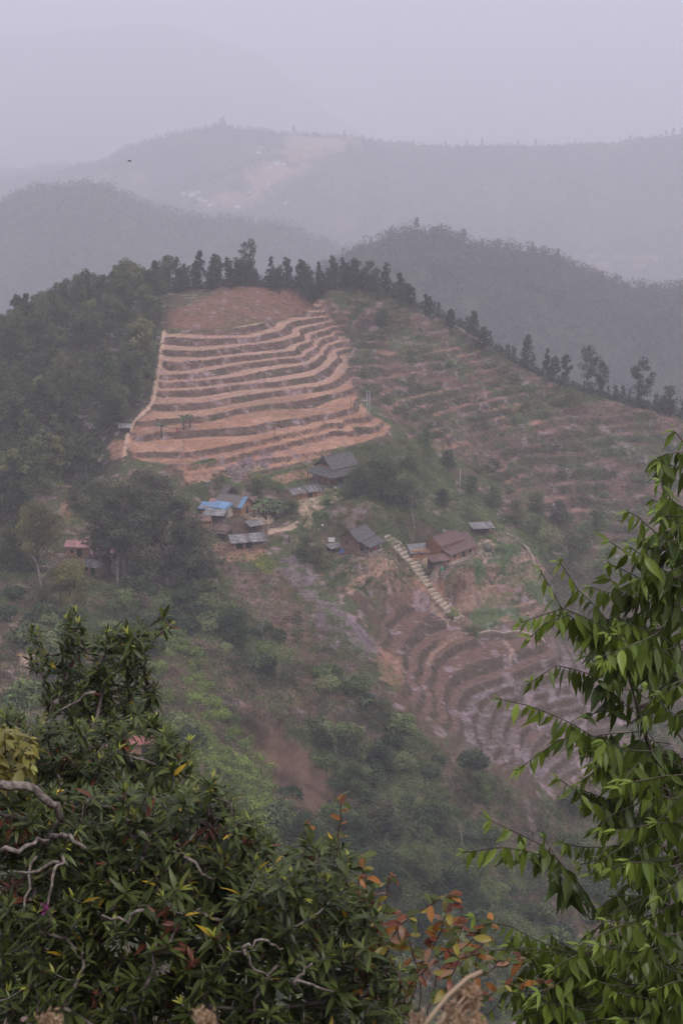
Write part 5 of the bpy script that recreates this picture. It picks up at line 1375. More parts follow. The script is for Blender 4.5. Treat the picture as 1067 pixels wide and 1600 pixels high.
# red roofed cluster behind the big trees
for (u, v, rot, L, W, hh, m_, lab) in ((126,866,-8,5.5,3.6,2.4,'pinktin',"faded red roofed house partly behind the rusty olive tree"),(160,876,12,4.5,3.4,2.4,'pinktin',"dusty pink roofed house between the dark trunk and the olive tree"),
                                  (178,858,20,4.5,3.4,3.0,'redtin',"small bright red roofed house seen past the black trunk"),(150,895,-25,4.6,3.0,2.0,'tin',"grey roofed shed at the foot of the black trunk")):
    o = house_root("red_roofed_house" if m_ != 'tin' else "grey_roofed_shed", lab, "house" if m_ != 'tin' else "shed", u, v, rot)
    wall_gable(L, W, hh, 0.9).build("wall", M['wall_mud'], o); roof_gable(L, W, hh, 0.9, 0.4, 0.06, 5, int(u)).build("roof", M[m_], o)
    opening(o, "door", 0.4, -W/2, 0, 0.9, 1.7, 'y', M['dark']); opening(o, "window", -1.3, -W/2, 0.8, 0.6, 0.7, 'y', M['dark'])
o = house_root("red_tiled_house", "house with bright red ribbed roof glimpsed through the dark shrub", "house", 222, 1172, 12)
wall_gable(5.5, 4.2, 2.4, 1.3).build("wall", M['wall_mud'], o); roof_gable(5.5, 4.2, 2.4, 1.3, 0.5, 0.08, 8, 4).build("roof", M['redtin'], o)
opening(o, "door", 0.4, -2.1, 0, 0.9, 1.7, 'y', M['dark'])

# staircase, low walls
st = [(601,838),(622,858),(645,880),(663,905),(682,935),(700,955),(716,970)]
w3 = proj(st); s_ = np.concatenate([[0], np.cumsum(np.linalg.norm(np.diff(w3, axis=0), axis=1))])
stair = empty("stone_staircase", tuple(w3[0])); tag(stair, "long flight of pale stone steps running down from the brick gabled house", "staircase")
NST = 24
def along(t):
    x = np.array([np.interp(t*s_[-1], s_, w3[:, k]) for k in range(3)]); x[2] = H_at(x[0], x[1]); return x
for k in range(NST):
    a = along(k/NST); b2 = along((k+0.86)/NST); d = b2[:2]-a[:2]; L0 = np.linalg.norm(d); d /= L0; c = np.array((-d[1], d[0])); rg2 = random.Random(k)
    w = 1.5 + rg2.uniform(-.1, .1); ztop = max(a[2], b2[2]) + 0.10; off = rg2.uniform(-.08, .08)
    A, B = a[:2] + c*off, b2[:2] + c*off
    hi = [(*(A - c*w), ztop), (*(B - c*w), ztop-.03), (*(B + c*w), ztop-.03), (*(A + c*w), ztop)]
    hi = [(x-w3[0][0], y-w3[0][1], z-w3[0][2]) for x, y, z in hi]; lo = [(x, y, z-0.6) for x, y, z in hi]
    MB().hexa(lo, hi).build("step", M['slabs'], stair)
def wall_chain(name, label, px, h, t, mat, cat="wall", off=0.0, below=0.5, seed=0):
    w = proj(px); d = np.linalg.norm(np.diff(w[:, :2], axis=0), axis=1); s = np.concatenate([[0], np.cumsum(d)]); n = max(2, int(s[-1]/0.9)); rg = random.Random(seed)
    q_ = np.stack([np.interp(np.linspace(0, s[-1], n+1), s, w[:, k]) for k in range(2)], 1)
    q_ += np.array([(rg.uniform(-.12,.12), rg.uniform(-.12,.12)) for _ in range(n+1)])
    z = hgt(q_[:,0], q_[:,1]); tg = np.gradient(q_, axis=0); tg /= np.linalg.norm(tg, axis=1, keepdims=True); nn = np.stack([-tg[:,1], tg[:,0]], 1)
    q_ = q_ + nn*off; mb = MB(); vs = []
    for k in range(n+1):
        hh = h*rg.uniform(.85, 1.1)
        for (sx, zz_) in ((-1, -below), (1, -below), (1, hh), (-1, hh)): vs.append((q_[k,0]+nn[k,0]*sx*t/2, q_[k,1]+nn[k,1]*sx*t/2, z[k]+zz_))
    fs = [(0,1,2,3)]
    for k in range(n):
        for j in range(4): a = 4*k+j; b3 = 4*k+(j+1)%4; fs.append((a, a+4, b3+4, b3))
    fs.append((4*n+3, 4*n+2, 4*n+1, 4*n)); mb.add(vs, fs); o = mb.build(name, mat); tag(o, label, cat); return o
wall_chain("stone_wall", "low pale wall along the uphill side of the staircase", STL, 0.4, 0.45, M['slabs'], off=2.3, seed=1)
wall_chain("stone_wall", "stone retaining wall under the yard of the brown roofed house", [(688,898),(705,890),(730,874),(755,858),(765,852)], 0.5, 0.9, M['stone'], below=1.6, seed=2)
wall_chain("stone_wall", "upper stone wall between the brown roofed house and the open shed", [(718,838),(728,846),(742,850)], 0.6, 0.6, M['stone'], seed=3)
wall_chain("stone_wall", "bleached low stone wall winding along the edge below the staircase foot", [(722,988),(745,990),(765,986),(785,990),(812,987),(835,992),(850,1003)], 0.28, 0.4, M['slabs'], seed=4)
wall_chain("stone_wall", "crumbled stone edge on the rim east of the open shed", [(790,835),(812,850),(828,868),(835,885)], 0.5, 0.8, M['stone'], below=0.8, seed=5)
wall_chain("stone_wall", "pale slab edge beside the brick gable wall", [(508,853),(520,853),(528,851)], 0.5, 1.0, M['slabs'], seed=6)

# loose stones, firewood and scraps lying in the yards
def rubble(prob_px, n, s0, s1, mat, label, sd):
    r2 = random.Random(sd); p_ = scatter(poly_mask(prob_px), n, 0, np.random.default_rng(sd)); mb = MB()
    for x, y, z in p_:
        a = r2.uniform(.5, 1)*s1; b2 = r2.uniform(.4, .9)*s1; c = r2.uniform(s0, s1); t = r2.uniform(0, 3.14); ca, sa = math.cos(t), math.sin(t)
        q4 = lambda k, zz: [(x + (i*ca - j*sa)*k, y + (i*sa + j*ca)*k, z + zz) for i, j in ((-a,-b2),(a,-b2*.8),(a*.8,b2),(-a*.9,b2*.9))]
        mb.hexa(q4(1, -.1), q4(r2.uniform(.5, .9), c))
    tag(mb.build("rubble", mat), label, "rubble", kind='stuff')
rubble([(330,850),(350,835),(420,850),(425,872),(345,880)], 160, .12, .35, M['wall_brick'], "broken bricks and earth lumps around the ruined shed", 1)
rubble([(385,785),(425,800),(430,825),(385,815)], 70, .1, .3, M['stone'], "loose stones in the yard east of the blue roofed house", 2)
rubble([(715,835),(760,842),(775,860),(700,900),(680,900),(700,880)], 170, .1, .3, M['slabs'], "pale loose stones along the terrace of the brown roofed house", 3)
rubble([(770,820),(830,850),(850,880),(800,900),(760,900)], 130, .15, .4, M['stone'], "loose stones over the eastern spur", 4)
rubble([(500,755),(540,765),(520,790),(470,800)], 60, .08, .25, M['slabs'], "small stones and scraps in the bare yard", 5)
rubble([(600,838),(612,834),(725,965),(716,975)], 120, .08, .25, M['slabs'], "small stones along the edge of the staircase", 6)
rubble([(95,850),(190,850),(190,895),(100,895)], 60, .1, .35, M['wall_brick'], "scattered debris between the red roofed houses", 7)
rubble([(540,860),(610,850),(620,880),(560,890)], 70, .08, .25, M['slabs'], "small stones beneath the brick gabled house", 8)

# utility poles
def pole_frame(u, v, label, H_, two=True, rz=0.0):
    p = at(u, v); o = empty("utility_pole", tuple(p), rz); tag(o, label, "utility pole")
    MB().tube([(0,0,-.5),(0,0,H_)], [.12,.09], 8).build("pole", M['pole'], o, True)
    if two:
        MB().tube([(.75,0,-.6),(.75,0,H_-.3)], [.12,.09], 8).build("pole", M['pole'], o, True)
        MB().box(-.2, .95, -.05, .05, H_-.75, H_-.6).build("crossbar", M['wood'], o)
    else: MB().box(-.5, .5, -.05, .05, H_-.4, H_-.3).build("crossbar", M['wood'], o)
pole_frame(573, 655, "twin grey poles standing at the eastern rim of the ploughed terraces", 8.5)
pole_frame(718, 773, "thin single grey pole on the slope above the brown roofed house", 7.5, False)
def wire(a, b, sag, label):
    pts = [tuple(np.array(a)*(1-t) + np.array(b)*t - np.array((0,0,sag*4*t*(1-t)))) for t in np.linspace(0, 1, 12)]
    o = MB().tube(pts, 0.012, 3).build("wire", M['wood']); tag(o, label, "wire")
pa, pb = at(573, 655), at(718, 773)
wire((pa[0]+.3, pa[1], pa[2]+7.8), (pb[0], pb[1], pb[2]+7.1), 2.0, "thin wire sagging from the twin poles to the single pole")

# people
def person(u, v, label, shirt, lower, pose='stand', rz=0.0):
    p = at(u, v); root = empty("person", tuple(p), rz); tag(root, label, "person")
    if pose == 'stand':
        J = dict(pelvis=(0,0,.92), chest=(0,.02,1.30), neck=(0,.0,1.46), head=(0,-.02,1.60), top=(0,-.02,1.70), kl=(-.10,-.03,.50), al=(-.11,.02,.08), fl=(-.11,-.12,.04), kr=(.10,.0,.50), ar=(.12,.05,.08), fr=(.12,-.09,.04),
                 sl=(-.19,0,1.40), el=(-.25,.02,1.13), hl=(-.22,-.10,.90), sr=(.19,0,1.40), er=(.26,.02,1.13), hr=(.20,-.14,.95))
    else:
        J = dict(pelvis=(0,.12,.42), chest=(0,-.12,.82), neck=(0,-.22,.98), head=(0,-.30,1.08), top=(0,-.33,1.18), kl=(-.14,-.28,.52), al=(-.12,-.02,.08), fl=(-.12,-.16,.04), kr=(.14,-.28,.52), ar=(.12,-.02,.08), fr=(.12,-.16,.04),
                 sl=(-.18,-.14,.92), el=(-.24,-.34,.68), hl=(-.12,-.48,.40), sr=(.18,-.14,.92), er=(.24,-.34,.68), hr=(.12,-.48,.42))
    R = dict(pelvis=.15, chest=.15, neck=.06, head=.10, top=.07, kl=.07, al=.045, fl=.04, kr=.07, ar=.045, fr=.04, sl=.07, el=.045, hl=.035, sr=.07, er=.045, hr=.035)
    E = [("pelvis","chest"),("chest","neck"),("neck","head"),("head","top"),("pelvis","kl"),("kl","al"),("al","fl"),("pelvis","kr"),("kr","ar"),("ar","fr"),("chest","sl"),("sl","el"),("el","hl"),("chest","sr"),("sr","er"),("er","hr")]
    def skin(name, keys, edges, grow, mat, parent):
        me = bpy.data.meshes.new(name); ks = [k for k in J if k in keys]; me.from_pydata([J[k] for k in ks], [(ks.index(a), ks.index(b)) for a, b in edges], []); me.materials.append(mat)
        o = bpy.data.objects.new(name, me); COL.objects.link(o); o.parent = parent
        o.modifiers.new("skin", 'SKIN')
        if not me.skin_vertices: me.attributes  # the modifier adds the layer
        for k, sv in zip(ks, me.skin_vertices[0].data if me.skin_vertices else []):
            sv.radius = (R[k]*grow, R[k]*grow); sv.use_root = (k == 'pelvis')
        s = o.modifiers.new("sub", 'SUBSURF'); s.levels = 1; s.render_levels = 1
        return o
    import bmesh as _b
    def skin2(name, keys, edges, grow, mat, parent):
        me = bpy.data.meshes.new(name); bm = _b.new(); ly = bm.verts.layers.skin.verify(); ks = [k for k in J if k in keys]; vm = {}
        for k in ks:
            vt = bm.verts.new(J[k]); vt[ly].radius = (R[k]*grow, R[k]*grow); vt[ly].use_root = (k == ks[0]); vm[k] = vt
        for a, b in edges: bm.edges.new((vm[a], vm[b]))
        bm.to_mesh(me); bm.free(); me.materials.append(mat)
        o = bpy.data.objects.new(name, me); COL.objects.link(o); o.parent = parent
        o.modifiers.new("skin", 'SKIN'); s = o.modifiers.new("sub", 'SUBSURF'); s.levels = 1; s.render_levels = 1
        return o
    skin2("body", set(J), E, 1.0, M['skin'], root)
    skin2("shirt", {"pelvis","chest","sl","el","sr","er"}, [("pelvis","chest"),("chest","sl"),("sl","el"),("chest","sr"),("sr","er")], 1.18, shirt, root)
    skin2("trousers", {"pelvis","kl","al","kr","ar"}, [("pelvis","kl"),("kl","al"),("pelvis","kr"),("kr","ar")], 1.25, lower, root)
    hx, hy, hz_ = J["head"]; mb = MB(); mb.tube([(hx,hy+.02,hz_-.02),(hx,hy+.02,hz_+.06),(hx,hy+.01,hz_+.13),(hx,hy,hz_+.17)], [.105,.115,.09,.03], 8); mb.build("hair", M['hair'], root, True)
    return root
person(532, 768, "person in blue standing in the yard before the two tier roofed house", M['cl_blue'], M['cl_blue'], 'stand', 0.4)
person(524, 769, "person in pale grey standing beside the one in blue", M['white'], M['cl_dark'], 'stand', -0.6)
person(511, 757, "person in dark clothes near the corner of the veranda", M['cl_dark'], M['cl_dark'], 'stand', 1.0)
person(277, 676, "person in pink crouching on the ploughed terrace between the bananas", M['cl_pink'], M['cl_pink'], 'crouch', 0.3)
person(504, 828, "person in white standing on the plot below the yard path", M['white'], M['cl_dark'], 'stand', 0.2)
person(497, 829, "person in dark blue beside the one in white on the plot", M['cl_dark'], M['white'], 'crouch', 1.2)
person(695, 886, "person in dark red crouching on the stone terrace of the brown roofed house", M['cl_red'], M['cl_dark'], 'crouch', 0.9)

# bird
bp = P(203, 252, 118)
bd = empty("bird", bp, 0.5, 0.75); tag(bd, "small dark bird gliding in the haze over the western hill", "bird")
bb_ = MB().tube([(-.22,0,0),(-.12,0,.01),(0,0,.02),(.12,0,.02),(.18,0,.03),(.23,0,.02)], [.01,.04,.06,.045,.035,.008], 8)
for s in (-1, 1):
    bb_.add([(.08,s*.04,.03),(-.08,s*.04,.03),(-.06,s*.28,.10),(.09,s*.27,.11),(-.10,s*.50,.04),(-.03,s*.50,.05)], [(0,1,2,3),(3,2,4,5)])
    bb_.add([(.08,s*.04,.015),(-.08,s*.04,.015),(-.06,s*.28,.09),(.09,s*.27,.095),(-.10,s*.50,.035),(-.03,s*.50,.045)], [(0,3,2,1),(3,5,4,2)])
bb_.add([(-.2,-.02,.01),(-.2,.02,.01),(-.36,.06,0),(-.36,-.06,0),(-.2,-.02,-.0),(-.2,.02,-.0),(-.36,.06,-.01),(-.36,-.06,-.01)], [(0,1,2,3),(7,6,5,4)])
bb_.build("body", M['bird'], bd, True)

# village on the far hill
def far_house():
    r = empty("distant_house", (0,0,0)); wall_gable(9, 6, 4, 1.6).build("wall", M['white'], r); roof_gable(9, 6, 4, 1.6, 0.5, 0.2).build("roof", M['tin'], r); return r
FH = Proto(far_house)
for k, (u, v, s) in enumerate(((300,307,1.3),(311,312,1.0),(288,305,0.9),(320,316,0.9),(432,256,1.2),(424,262,0.8),(442,258,0.9),(405,232,1.0),(403,240,0.8),(494,211,1.1),(486,213,0.8),(503,212,0.8),(370,322,0.9),(372,335,0.7),(392,300,0.8),(420,290,0.8),(445,320,0.8),(310,300,0.8),(478,208,0.7),(330,320,0.8))):
    p = on_ridge(RD, u, v); FH.place((p[0], p[1], p[2]+0.5), rng.uniform(-.6, .6), s*1.35, "tiny pale house of the village on the far hazy hill", "houses of the far hazy village", "house")

# ------------------------------------------------------------------ near plants
_S = np.array([0, .12, .3, .52, .76, 1.0]); _W = np.array([.05, .55, .95, 1.0, .62, .02])
def leaf_batch(pos, dr, up, L, W, bend, col, fold=0.22, curl=0.0, prof=_W):
    """lance shaped leaves, folded along the midrib and arched"""
    n = len(pos); dr = dr / np.linalg.norm(dr, axis=1, keepdims=True)
    side = np.cross(dr, up); side /= np.linalg.norm(side, axis=1, keepdims=True) + 1e-9
    nm = np.cross(side, dr); L = L[:, None]; W = W[:, None]; bend = np.asarray(bend)[:, None]
    rows = []
    for s, w in zip(_S, prof):
        c = pos + dr * (L * s) - nm * (bend * L * s * s)
        e = nm * (W * w * fold * 0.5)
        rows += [c - side * W * w * 0.5 + e, c, c + side * W * w * 0.5 + e]
    V = np.stack(rows, 1).reshape(-1, 3); m = len(_S)
    f = []
    for i in range(m - 1):
        for j in (0, 1): a = i*3 + j; f.append((a, a+1, a+4, a+3))
    F_ = (np.array(f)[None] + (np.arange(n) * m * 3)[:, None, None]).reshape(-1, 4)
    return V, F_, np.repeat(col, m * 3, 0)

class Plant:
    def __init__(s, trunk, r=0.05):
        s.n = [np.array(p, float) for p in trunk]; s.par = [-1] + list(range(len(trunk) - 1)); s.chains = [list(range(len(trunk)))]
        s.tips = []; s.root = s.n[0]
    def nearest(s, p, maxi=None):
        A = np.array(s.n); d = np.linalg.norm(A - p, axis=1); dr = np.linalg.norm(A - s.root, axis=1); pr = np.linalg.norm(p - s.root)
        d = d + np.where(dr > pr - 0.02, 0.5, 0) + np.where(A[:, 2] > p[2], 0.35, 0) * 0.6
        d[0] += 1
        return int(d.argmin())
    def add(s, p, rng, pts=None, step=0.16, jit=0.10):
        p = np.array(p, float); i = s.nearest(p if pts is None else np.array(pts[0], float)); a = s.n[i]
        seq = []
        tgt = p if pts is None else np.array(pts[0], float)
        L0 = np.linalg.norm(tgt - a); k = max(2, int(L0 / step)); o = rng.normal(size=3) * L0 * jit + np.array((0, 0, -0.10 * L0))
        for t in np.linspace(0, 1, k + 1)[1:]: seq.append(a + (tgt - a) * t + o * math.sin(math.pi * t))
        if pts is not None: seq += [np.array(q2, float) for q2 in pts[1:]]
        ch = [i]
        for q2 in seq:
            s.n.append(q2); s.par.append(ch[-1]); ch.append(len(s.n) - 1)
        s.chains.append(ch); s.tips.append(ch[-1]); return ch
    def wood(s, name, mat, parent, r0=0.0028, pw=0.47, rmax=0.09, sides=5):
        cnt = np.zeros(len(s.n))
        for t in s.tips: cnt[t] += 1
        for i in range(len(s.n) - 1, 0, -1):
            if s.par[i] >= 0: cnt[s.par[i]] += cnt[i]
        rad = np.minimum(r0 * np.maximum(cnt, 1) ** pw, rmax); mb = MB()
        for ch in s.chains:
            rr = [rad[k] for k in ch]
            if len(ch) > 1 and ch is not s.chains[0]: rr[0] = min(rr[0], rr[1] * 1.15)
            mb.tube([tuple(s.n[k] - 0) for k in ch], rr, sides)
        return mb.build(name, mat, parent, True)

def in_poly(px, n, rg):
    px = np.array(px, float); out = []
    lo, hi = px.min(0), px.max(0)
    while len(out) < n:
        q_ = rg.uniform(lo, hi, (n * 2, 2)); ins = np.zeros(len(q_), bool)
        for k in range(len(px)):
            (xa, ya), (xb, yb) = px[k], px[(k+1) % len(px)]
            if ya == yb: continue
            ins ^= ((ya > q_[:,1]) != (yb > q_[:,1])) & (q_[:,0] < (xb-xa)*(q_[:,1]-ya)/(yb-ya)+xa)
        out += list(q_[ins])
    return np.array(out[:n])
def perp(d, rg):
    v = rg.normal(size=3); v -= d * v.dot(d); return v / np.linalg.norm(v)

def rosettes(pl, chains, rg, Lr, Wr, young, pal, per=(8, 12), back=5):
    pos, dr, up, L, W, bd, col = [], [], [], [], [], [], []
    for ch in chains:
        tip = pl.n[ch[-1]]; prev = pl.n[ch[-2]]; ax = tip - prev; ax /= np.linalg.norm(ax); ax = ax + np.array((0, 0, .55)); ax /= np.linalg.norm(ax)
        k = rg.integers(*per); sz = rg.uniform(.6, 1.25); yng = rg.random() < young; ph = rg.uniform(0, 6.28)
        u = perp(ax, rg); v = np.cross(ax, u); tone = rg.uniform(.75, 1.25); dead = rg.random() < 0.005
        for j in range(k + back):
            inner = j < k * 0.35
            a = ph + j * 2.4; el = rg.uniform(.2, .7) if inner else rg.uniform(.55, 1.75)
            p = tip - ax * (0.0 if inner else rg.uniform(0, .05)) if j < k else prev + (tip - prev) * rg.uniform(-.3, .7)
            d = rg.normal(size=3)*.18 + ax * math.cos(el) + (u * math.cos(a) + v * math.sin(a)) * math.sin(el)
            pos.append(p); dr.append(d); up.append((rg.normal() * .25, rg.normal() * .25, 1)); s = sz * (rg.uniform(.35, .6) if inner else rg.uniform(.8, 1.15))
            L.append(Lr * s); W.append(Wr * s * rg.uniform(.85, 1.15)); bd.append(rg.uniform(.05, .45))
            r_ = rg.random()
            if dead: c = np.array((.10, .04, .028))
            elif r_ < .010 and not inner: c = np.array((.50, .33, .03))
            elif r_ < .024 and not inner: c = np.array((.17, .06, .035))
            elif inner and yng: c = np.array(pal[2])
            else: c = np.array(pal[0]) * (1 - (t_ := rg.random())) + np.array(pal[1]) * t_
            col.append(c * tone)
    return [np.array(x, float) for x in (pos, dr, up, L, W, bd, col)]

def build_leaves(name, data, mat, parent, fold=0.22, prof=_W):
    V, F_, c = leaf_batch(*data[:6], data[6], fold=fold, prof=prof)
    return np_mesh(name, V, F_, mat, parent, colors=c, smooth=True)

# ---- dark shrub filling the lower west side
rg = np.random.default_rng(21)
sh = empty("large_shrub", (0, 0, 0)); tag(sh, "large dark green shrub with narrow leathery leaves filling the near lower corner", "shrub")
gx_, gy_ = -1.55, 6.4
base = np.array((gx_, gy_, H_at(gx_, gy_) - 0.2))
PL = Plant([base, base + (0.05, -.05, .9), base + (-.1, -.1, 1.8), P(60, 1400, 6.3), P(75, 1320, 6.3)])
for px in ([(80,1320,6.3),(95,1278,6.3),(130,1200,6.8),(150,1130,7.0),(165,1060,7.2)], [(95,1278,6.3),(85,1255,6.0),(40,1232,5.8),(0,1225,5.7),(-60,1215,5.7)], [(60,1400,6.3),(200,1420,5.9),(330,1440,5.6),(430,1440,5.5)],
           [(60,1400,6.3),(180,1360,6.1),(280,1320,6.0),(360,1300,6.0)], [(60,1480,6.0),(220,1560,5.4),(400,1580,5.2),(540,1560,5.2)]):
    ch = [PL.nearest(np.array(P(*px[0])))]
    for a in px:
        PL.n.append(np.array(P(*a))); PL.par.append(ch[-1]); ch.append(len(PL.n) - 1)
    PL.chains.append(ch); PL.tips.append(ch[-1])
specs = [  # outline on the picture, tips, nearest, farthest
 ([(45,1050),(40,1000),(62,972),(75,1000),(85,1040),(70,1075)], 14, 7.2, 7.6),
 ([(95,1060),(100,960),(118,945),(140,985),(200,975),(215,990),(235,1020),(225,1050),(250,1080),(240,1130),(170,1150),(90,1140),(60,1100)], 215, 7.0, 7.9),
 ([(190,1010),(215,965),(240,955),(270,965),(282,985),(262,1010),(245,1000),(225,1030)], 16, 7.0, 7.5),
 ([(0,1110),(40,1120),(90,1130),(240,1110),(270,1150),(300,1200),(310,1235),(200,1260),(100,1270),(0,1260)], 420, 6.0, 7.4),
 ([(240,1140),(280,1125),(292,1150),(325,1190),(310,1215),(260,1200)], 14, 6.4, 7.0),
 ([(0,1240),(110,1235),(250,1225),(330,1215),(352,1225),(375,1275),(410,1290),(430,1330),(330,1420),(150,1430),(0,1420)], 800, 5.2, 6.8),
 ([(0,1400),(200,1400),(400,1340),(440,1360),(470,1320),(500,1310),(530,1315),(560,1370),(595,1410),(590,1460),(610,1520),(600,1720),(0,1720)], 1250, 4.9, 6.2),
 ([(-250,1180),(0,1180),(0,1720),(-250,1720)], 160, 4.6, 6.6),
 ([(590,1480),(625,1510),(640,1600),(650,1720),(590,1720)], 50, 4.8, 5.8)]
tips = []
for px, n, d0, d1 in specs:
    uvs = in_poly(px, n, rg); dd = d0 + (d1 - d0) * rg.beta(1.2, 1.2, n)
    for (u, v), Y in zip(uvs, dd): tips.append(P(u, v, Y))
tips = np.array(tips); _u, _v = uv_of(tips[:, 0], tips[:, 1], tips[:, 2]); tips = tips[np.hypot(_u - 224, _v - 1160) > 22]; tips = tips[np.argsort(np.linalg.norm(tips - base, axis=1))]
chs = [PL.add(t, rg, step=0.14, jit=0.07) for t in tips]
PL.wood("branch", M['bark_near'], sh, 0.0030, 0.42, 0.075)
near = np.array([PL.n[c[-1]][1] for c in chs])
d = rosettes(PL, chs, rg, 0.082, 0.0200, 0.45, ((.042,.058,.018), (.110,.138,.036), (.32,.33,.06)))
build_leaves("foliage", d, M['leaf'], sh)
PALEB = [[(0,1225,5.2),(40,1230,5.2),(85,1255,5.25),(98,1275,5.3),(85,1295,5.35),(65,1325,5.45)], [(70,1318,5.3),(90,1303,5.1),(112,1305,5.0),(135,1326,4.95)], [(0,1330,5.0),(30,1322,5.0),(60,1314,5.1),(80,1312,5.2)],
 [(380,1480,4.8),(402,1473,4.8),(425,1472,4.85),(442,1482,4.9)], [(380,1480,4.8),(392,1508,4.8),(425,1532,4.85)], [(458,1542,4.8),(474,1520,4.8),(488,1505,4.8)], [(455,1538,4.8),(488,1540,4.75),(520,1549,4.8)],
 [(100,1340,4.9),(85,1360,4.85),(80,1400,4.8),(75,1450,4.8)], [(95,1345,4.9),(60,1360,4.85),(20,1362,4.9)], [(225,1420,4.7),(200,1440,4.7),(160,1430,4.75)], [(290,1340,5.2),(320,1365,5.2),(345,1380,5.3)], [(120,1160,6.6),(90,1180,6.6),(50,1200,6.7)], [(60,1340,5.3),(45,1370,5.2),(38,1420,5.1),(45,1470,5.1)],
 [(245,1195,6.2),(200,1180,6.3),(160,1185,6.4)], [(150,1080,6.9),(110,1100,6.9),(60,1130,6.9)], [(440,1500,5.0),(400,1560,5.0),(390,1620,5.1)], [(180,1270,5.6),(150,1250,5.5),(120,1262,5.5)]]
for k, px in enumerate(PALEB):
    pts = [P(*a) for a in px]; fine = []
    for a, b_ in zip(pts[:-1], pts[1:]):
        for t in (0, .33, .66): fine.append(tuple(np.array(a)*(1-t)+np.array(b_)*t + rg.normal(size=3)*.006))
    fine.append(pts[-1]); r0 = .021 if k == 0 else (.011 if k < 3 else .007)
    MB().tube(fine, [r0*(1-.5*i/len(fine)) for i in range(len(fine))], 7).build("pale_branch", mat_pale := M.setdefault('pale', mat_noise("pale_bark", (.10,.08,.07), (.28,.235,.21), 40, .85, .4)), sh, True)
pk = np.array(P(72, 1418, 4.75)); n = 16
V, F_ = quads(pk + rg.normal(0, .012, (n, 3)), .03, rg); np_mesh("blossom", V, F_, mat_noise("magenta_petal", (.13,.025,.09), (.20,.04,.13), 20, .7), sh)

# ---- broad leaved climber at the west margin
cl = empty("leafy_climber", (0, 0, 0)); tag(cl, "yellowish olive climber with broad drooping leaves beside the dark shrub", "climber")
b0 = np.array(P(-160, 1300, 5.8)); b0[2] = H_at(b0[0], b0[1]) - .1
C2_ = Plant([b0, b0 + (0, 0, 1.2), P(-120, 1350, 5.7), P(-40, 1250, 5.6)])
uv_ = in_poly([(-60,1130),(5,1125),(48,1150),(55,1190),(35,1215),(0,1215),(-60,1230)], 60, rg)
chs = [C2_.add(P(u, v, rg.uniform(5.3, 5.9)), rg, jit=.05) for u, v in uv_]; C2_.wood("stem", M['twig_green'], cl, .0025, .4, .02)
d = rosettes(C2_, chs, rg, .075, .038, .2, ((.16,.15,.035), (.28,.24,.06), (.3,.3,.08)), per=(3, 5), back=3)
d[1][:, 2] -= 0.9; build_leaves("foliage", d, M['leaf'], cl)
# dry brown leaf bunches of the shrub
bunch = []
for (u, v, Y) in ((20,1290,5.3),(45,1300,5.3),(15,1270,5.4),(345,1300,5.5),(385,1310,5.4),(375,1290,5.5),(255,1420,4.7),(265,1440,4.7),(205,1290,5.4),(290,1480,4.9),(150,1560,4.9)):
    for k in range(9): bunch.append(np.array(P(u + rg.normal()*5, v + rg.normal()*5, Y)))
n = len(bunch); dd = rg.normal(size=(n, 3)) * .5 + np.array((0, 0, -.8))
V, F_, c = leaf_batch(np.array(bunch), dd, np.tile((.2, -1, .3), (n, 1)) + rg.normal(size=(n, 3))*.3, rg.uniform(.04, .075, n), rg.uniform(.012, .02, n), rg.uniform(.2, .9, n), np.array([(.14,.05,.032)]*n) * rg.uniform(.6, 1.5, (n, 1)))
np_mesh("dead_leaves", V, F_, M['leaf'], sh, colors=c, smooth=True)

# ---- reddish sapling
sp = empty("sapling", (0, 0, 0)); tag(sp, "slender sapling with orange red and yellow leaves on thin dark stems", "sapling")
gp = np.array((0.35, 4.6, H_at(.35, 4.6)))
rg = np.random.default_rng(33)
STEMS = [[(640,1600,5.0),(590,1490,5.1),(598,1425,5.15),(608,1370,5.2)], [(655,1600,4.9),(600,1480,5.0),(640,1432,5.0),(704,1398,5.0)], [(650,1600,5.1),(662,1510,5.1),(690,1450,5.1),(706,1402,5.1)], [(668,1600,5.0),(680,1520,5.0),(745,1462,5.0),(770,1440,5.0)],
 [(555,1600,5.3),(552,1500,5.3),(556,1420,5.3),(562,1375,5.3)], [(690,1600,4.9),(715,1548,4.9),(780,1508,4.9),(812,1498,4.9)], [(620,1600,5.0),(640,1540,5.0),(700,1480,5.0),(730,1440,5.0)], [(520,1500,5.4),(522,1400,5.4),(525,1330,5.4),(530,1290,5.4),(537,1243,5.4)],
 [(470,1500,5.5),(474,1400,5.5),(478,1335,5.5),(478,1285,5.5)], [(600,1600,5.2),(560,1560,5.2),(575,1500,5.2),(640,1460,5.2)], [(700,1620,4.8),(690,1560,4.8),(720,1500,4.8),(770,1470,4.8)], [(660,1620,5.2),(640,1570,5.2),(655,1520,5.2),(640,1470,5.2)],
 [(720,1620,5.0),(745,1560,5.0),(740,1510,5.0),(752,1480,5.0)], [(600,1500,5.3),(585,1440,5.3),(570,1380,5.35),(566,1340,5.35)], [(690,1620,5.3),(720,1580,5.3),(790,1540,5.3),(850,1535,5.3)]]
SPL = Plant([gp, gp + (0.02, .1, .8), P(650, 1680, 5.05)])
pos, dr, up, L, W, bd, col = [], [], [], [], [], [], []
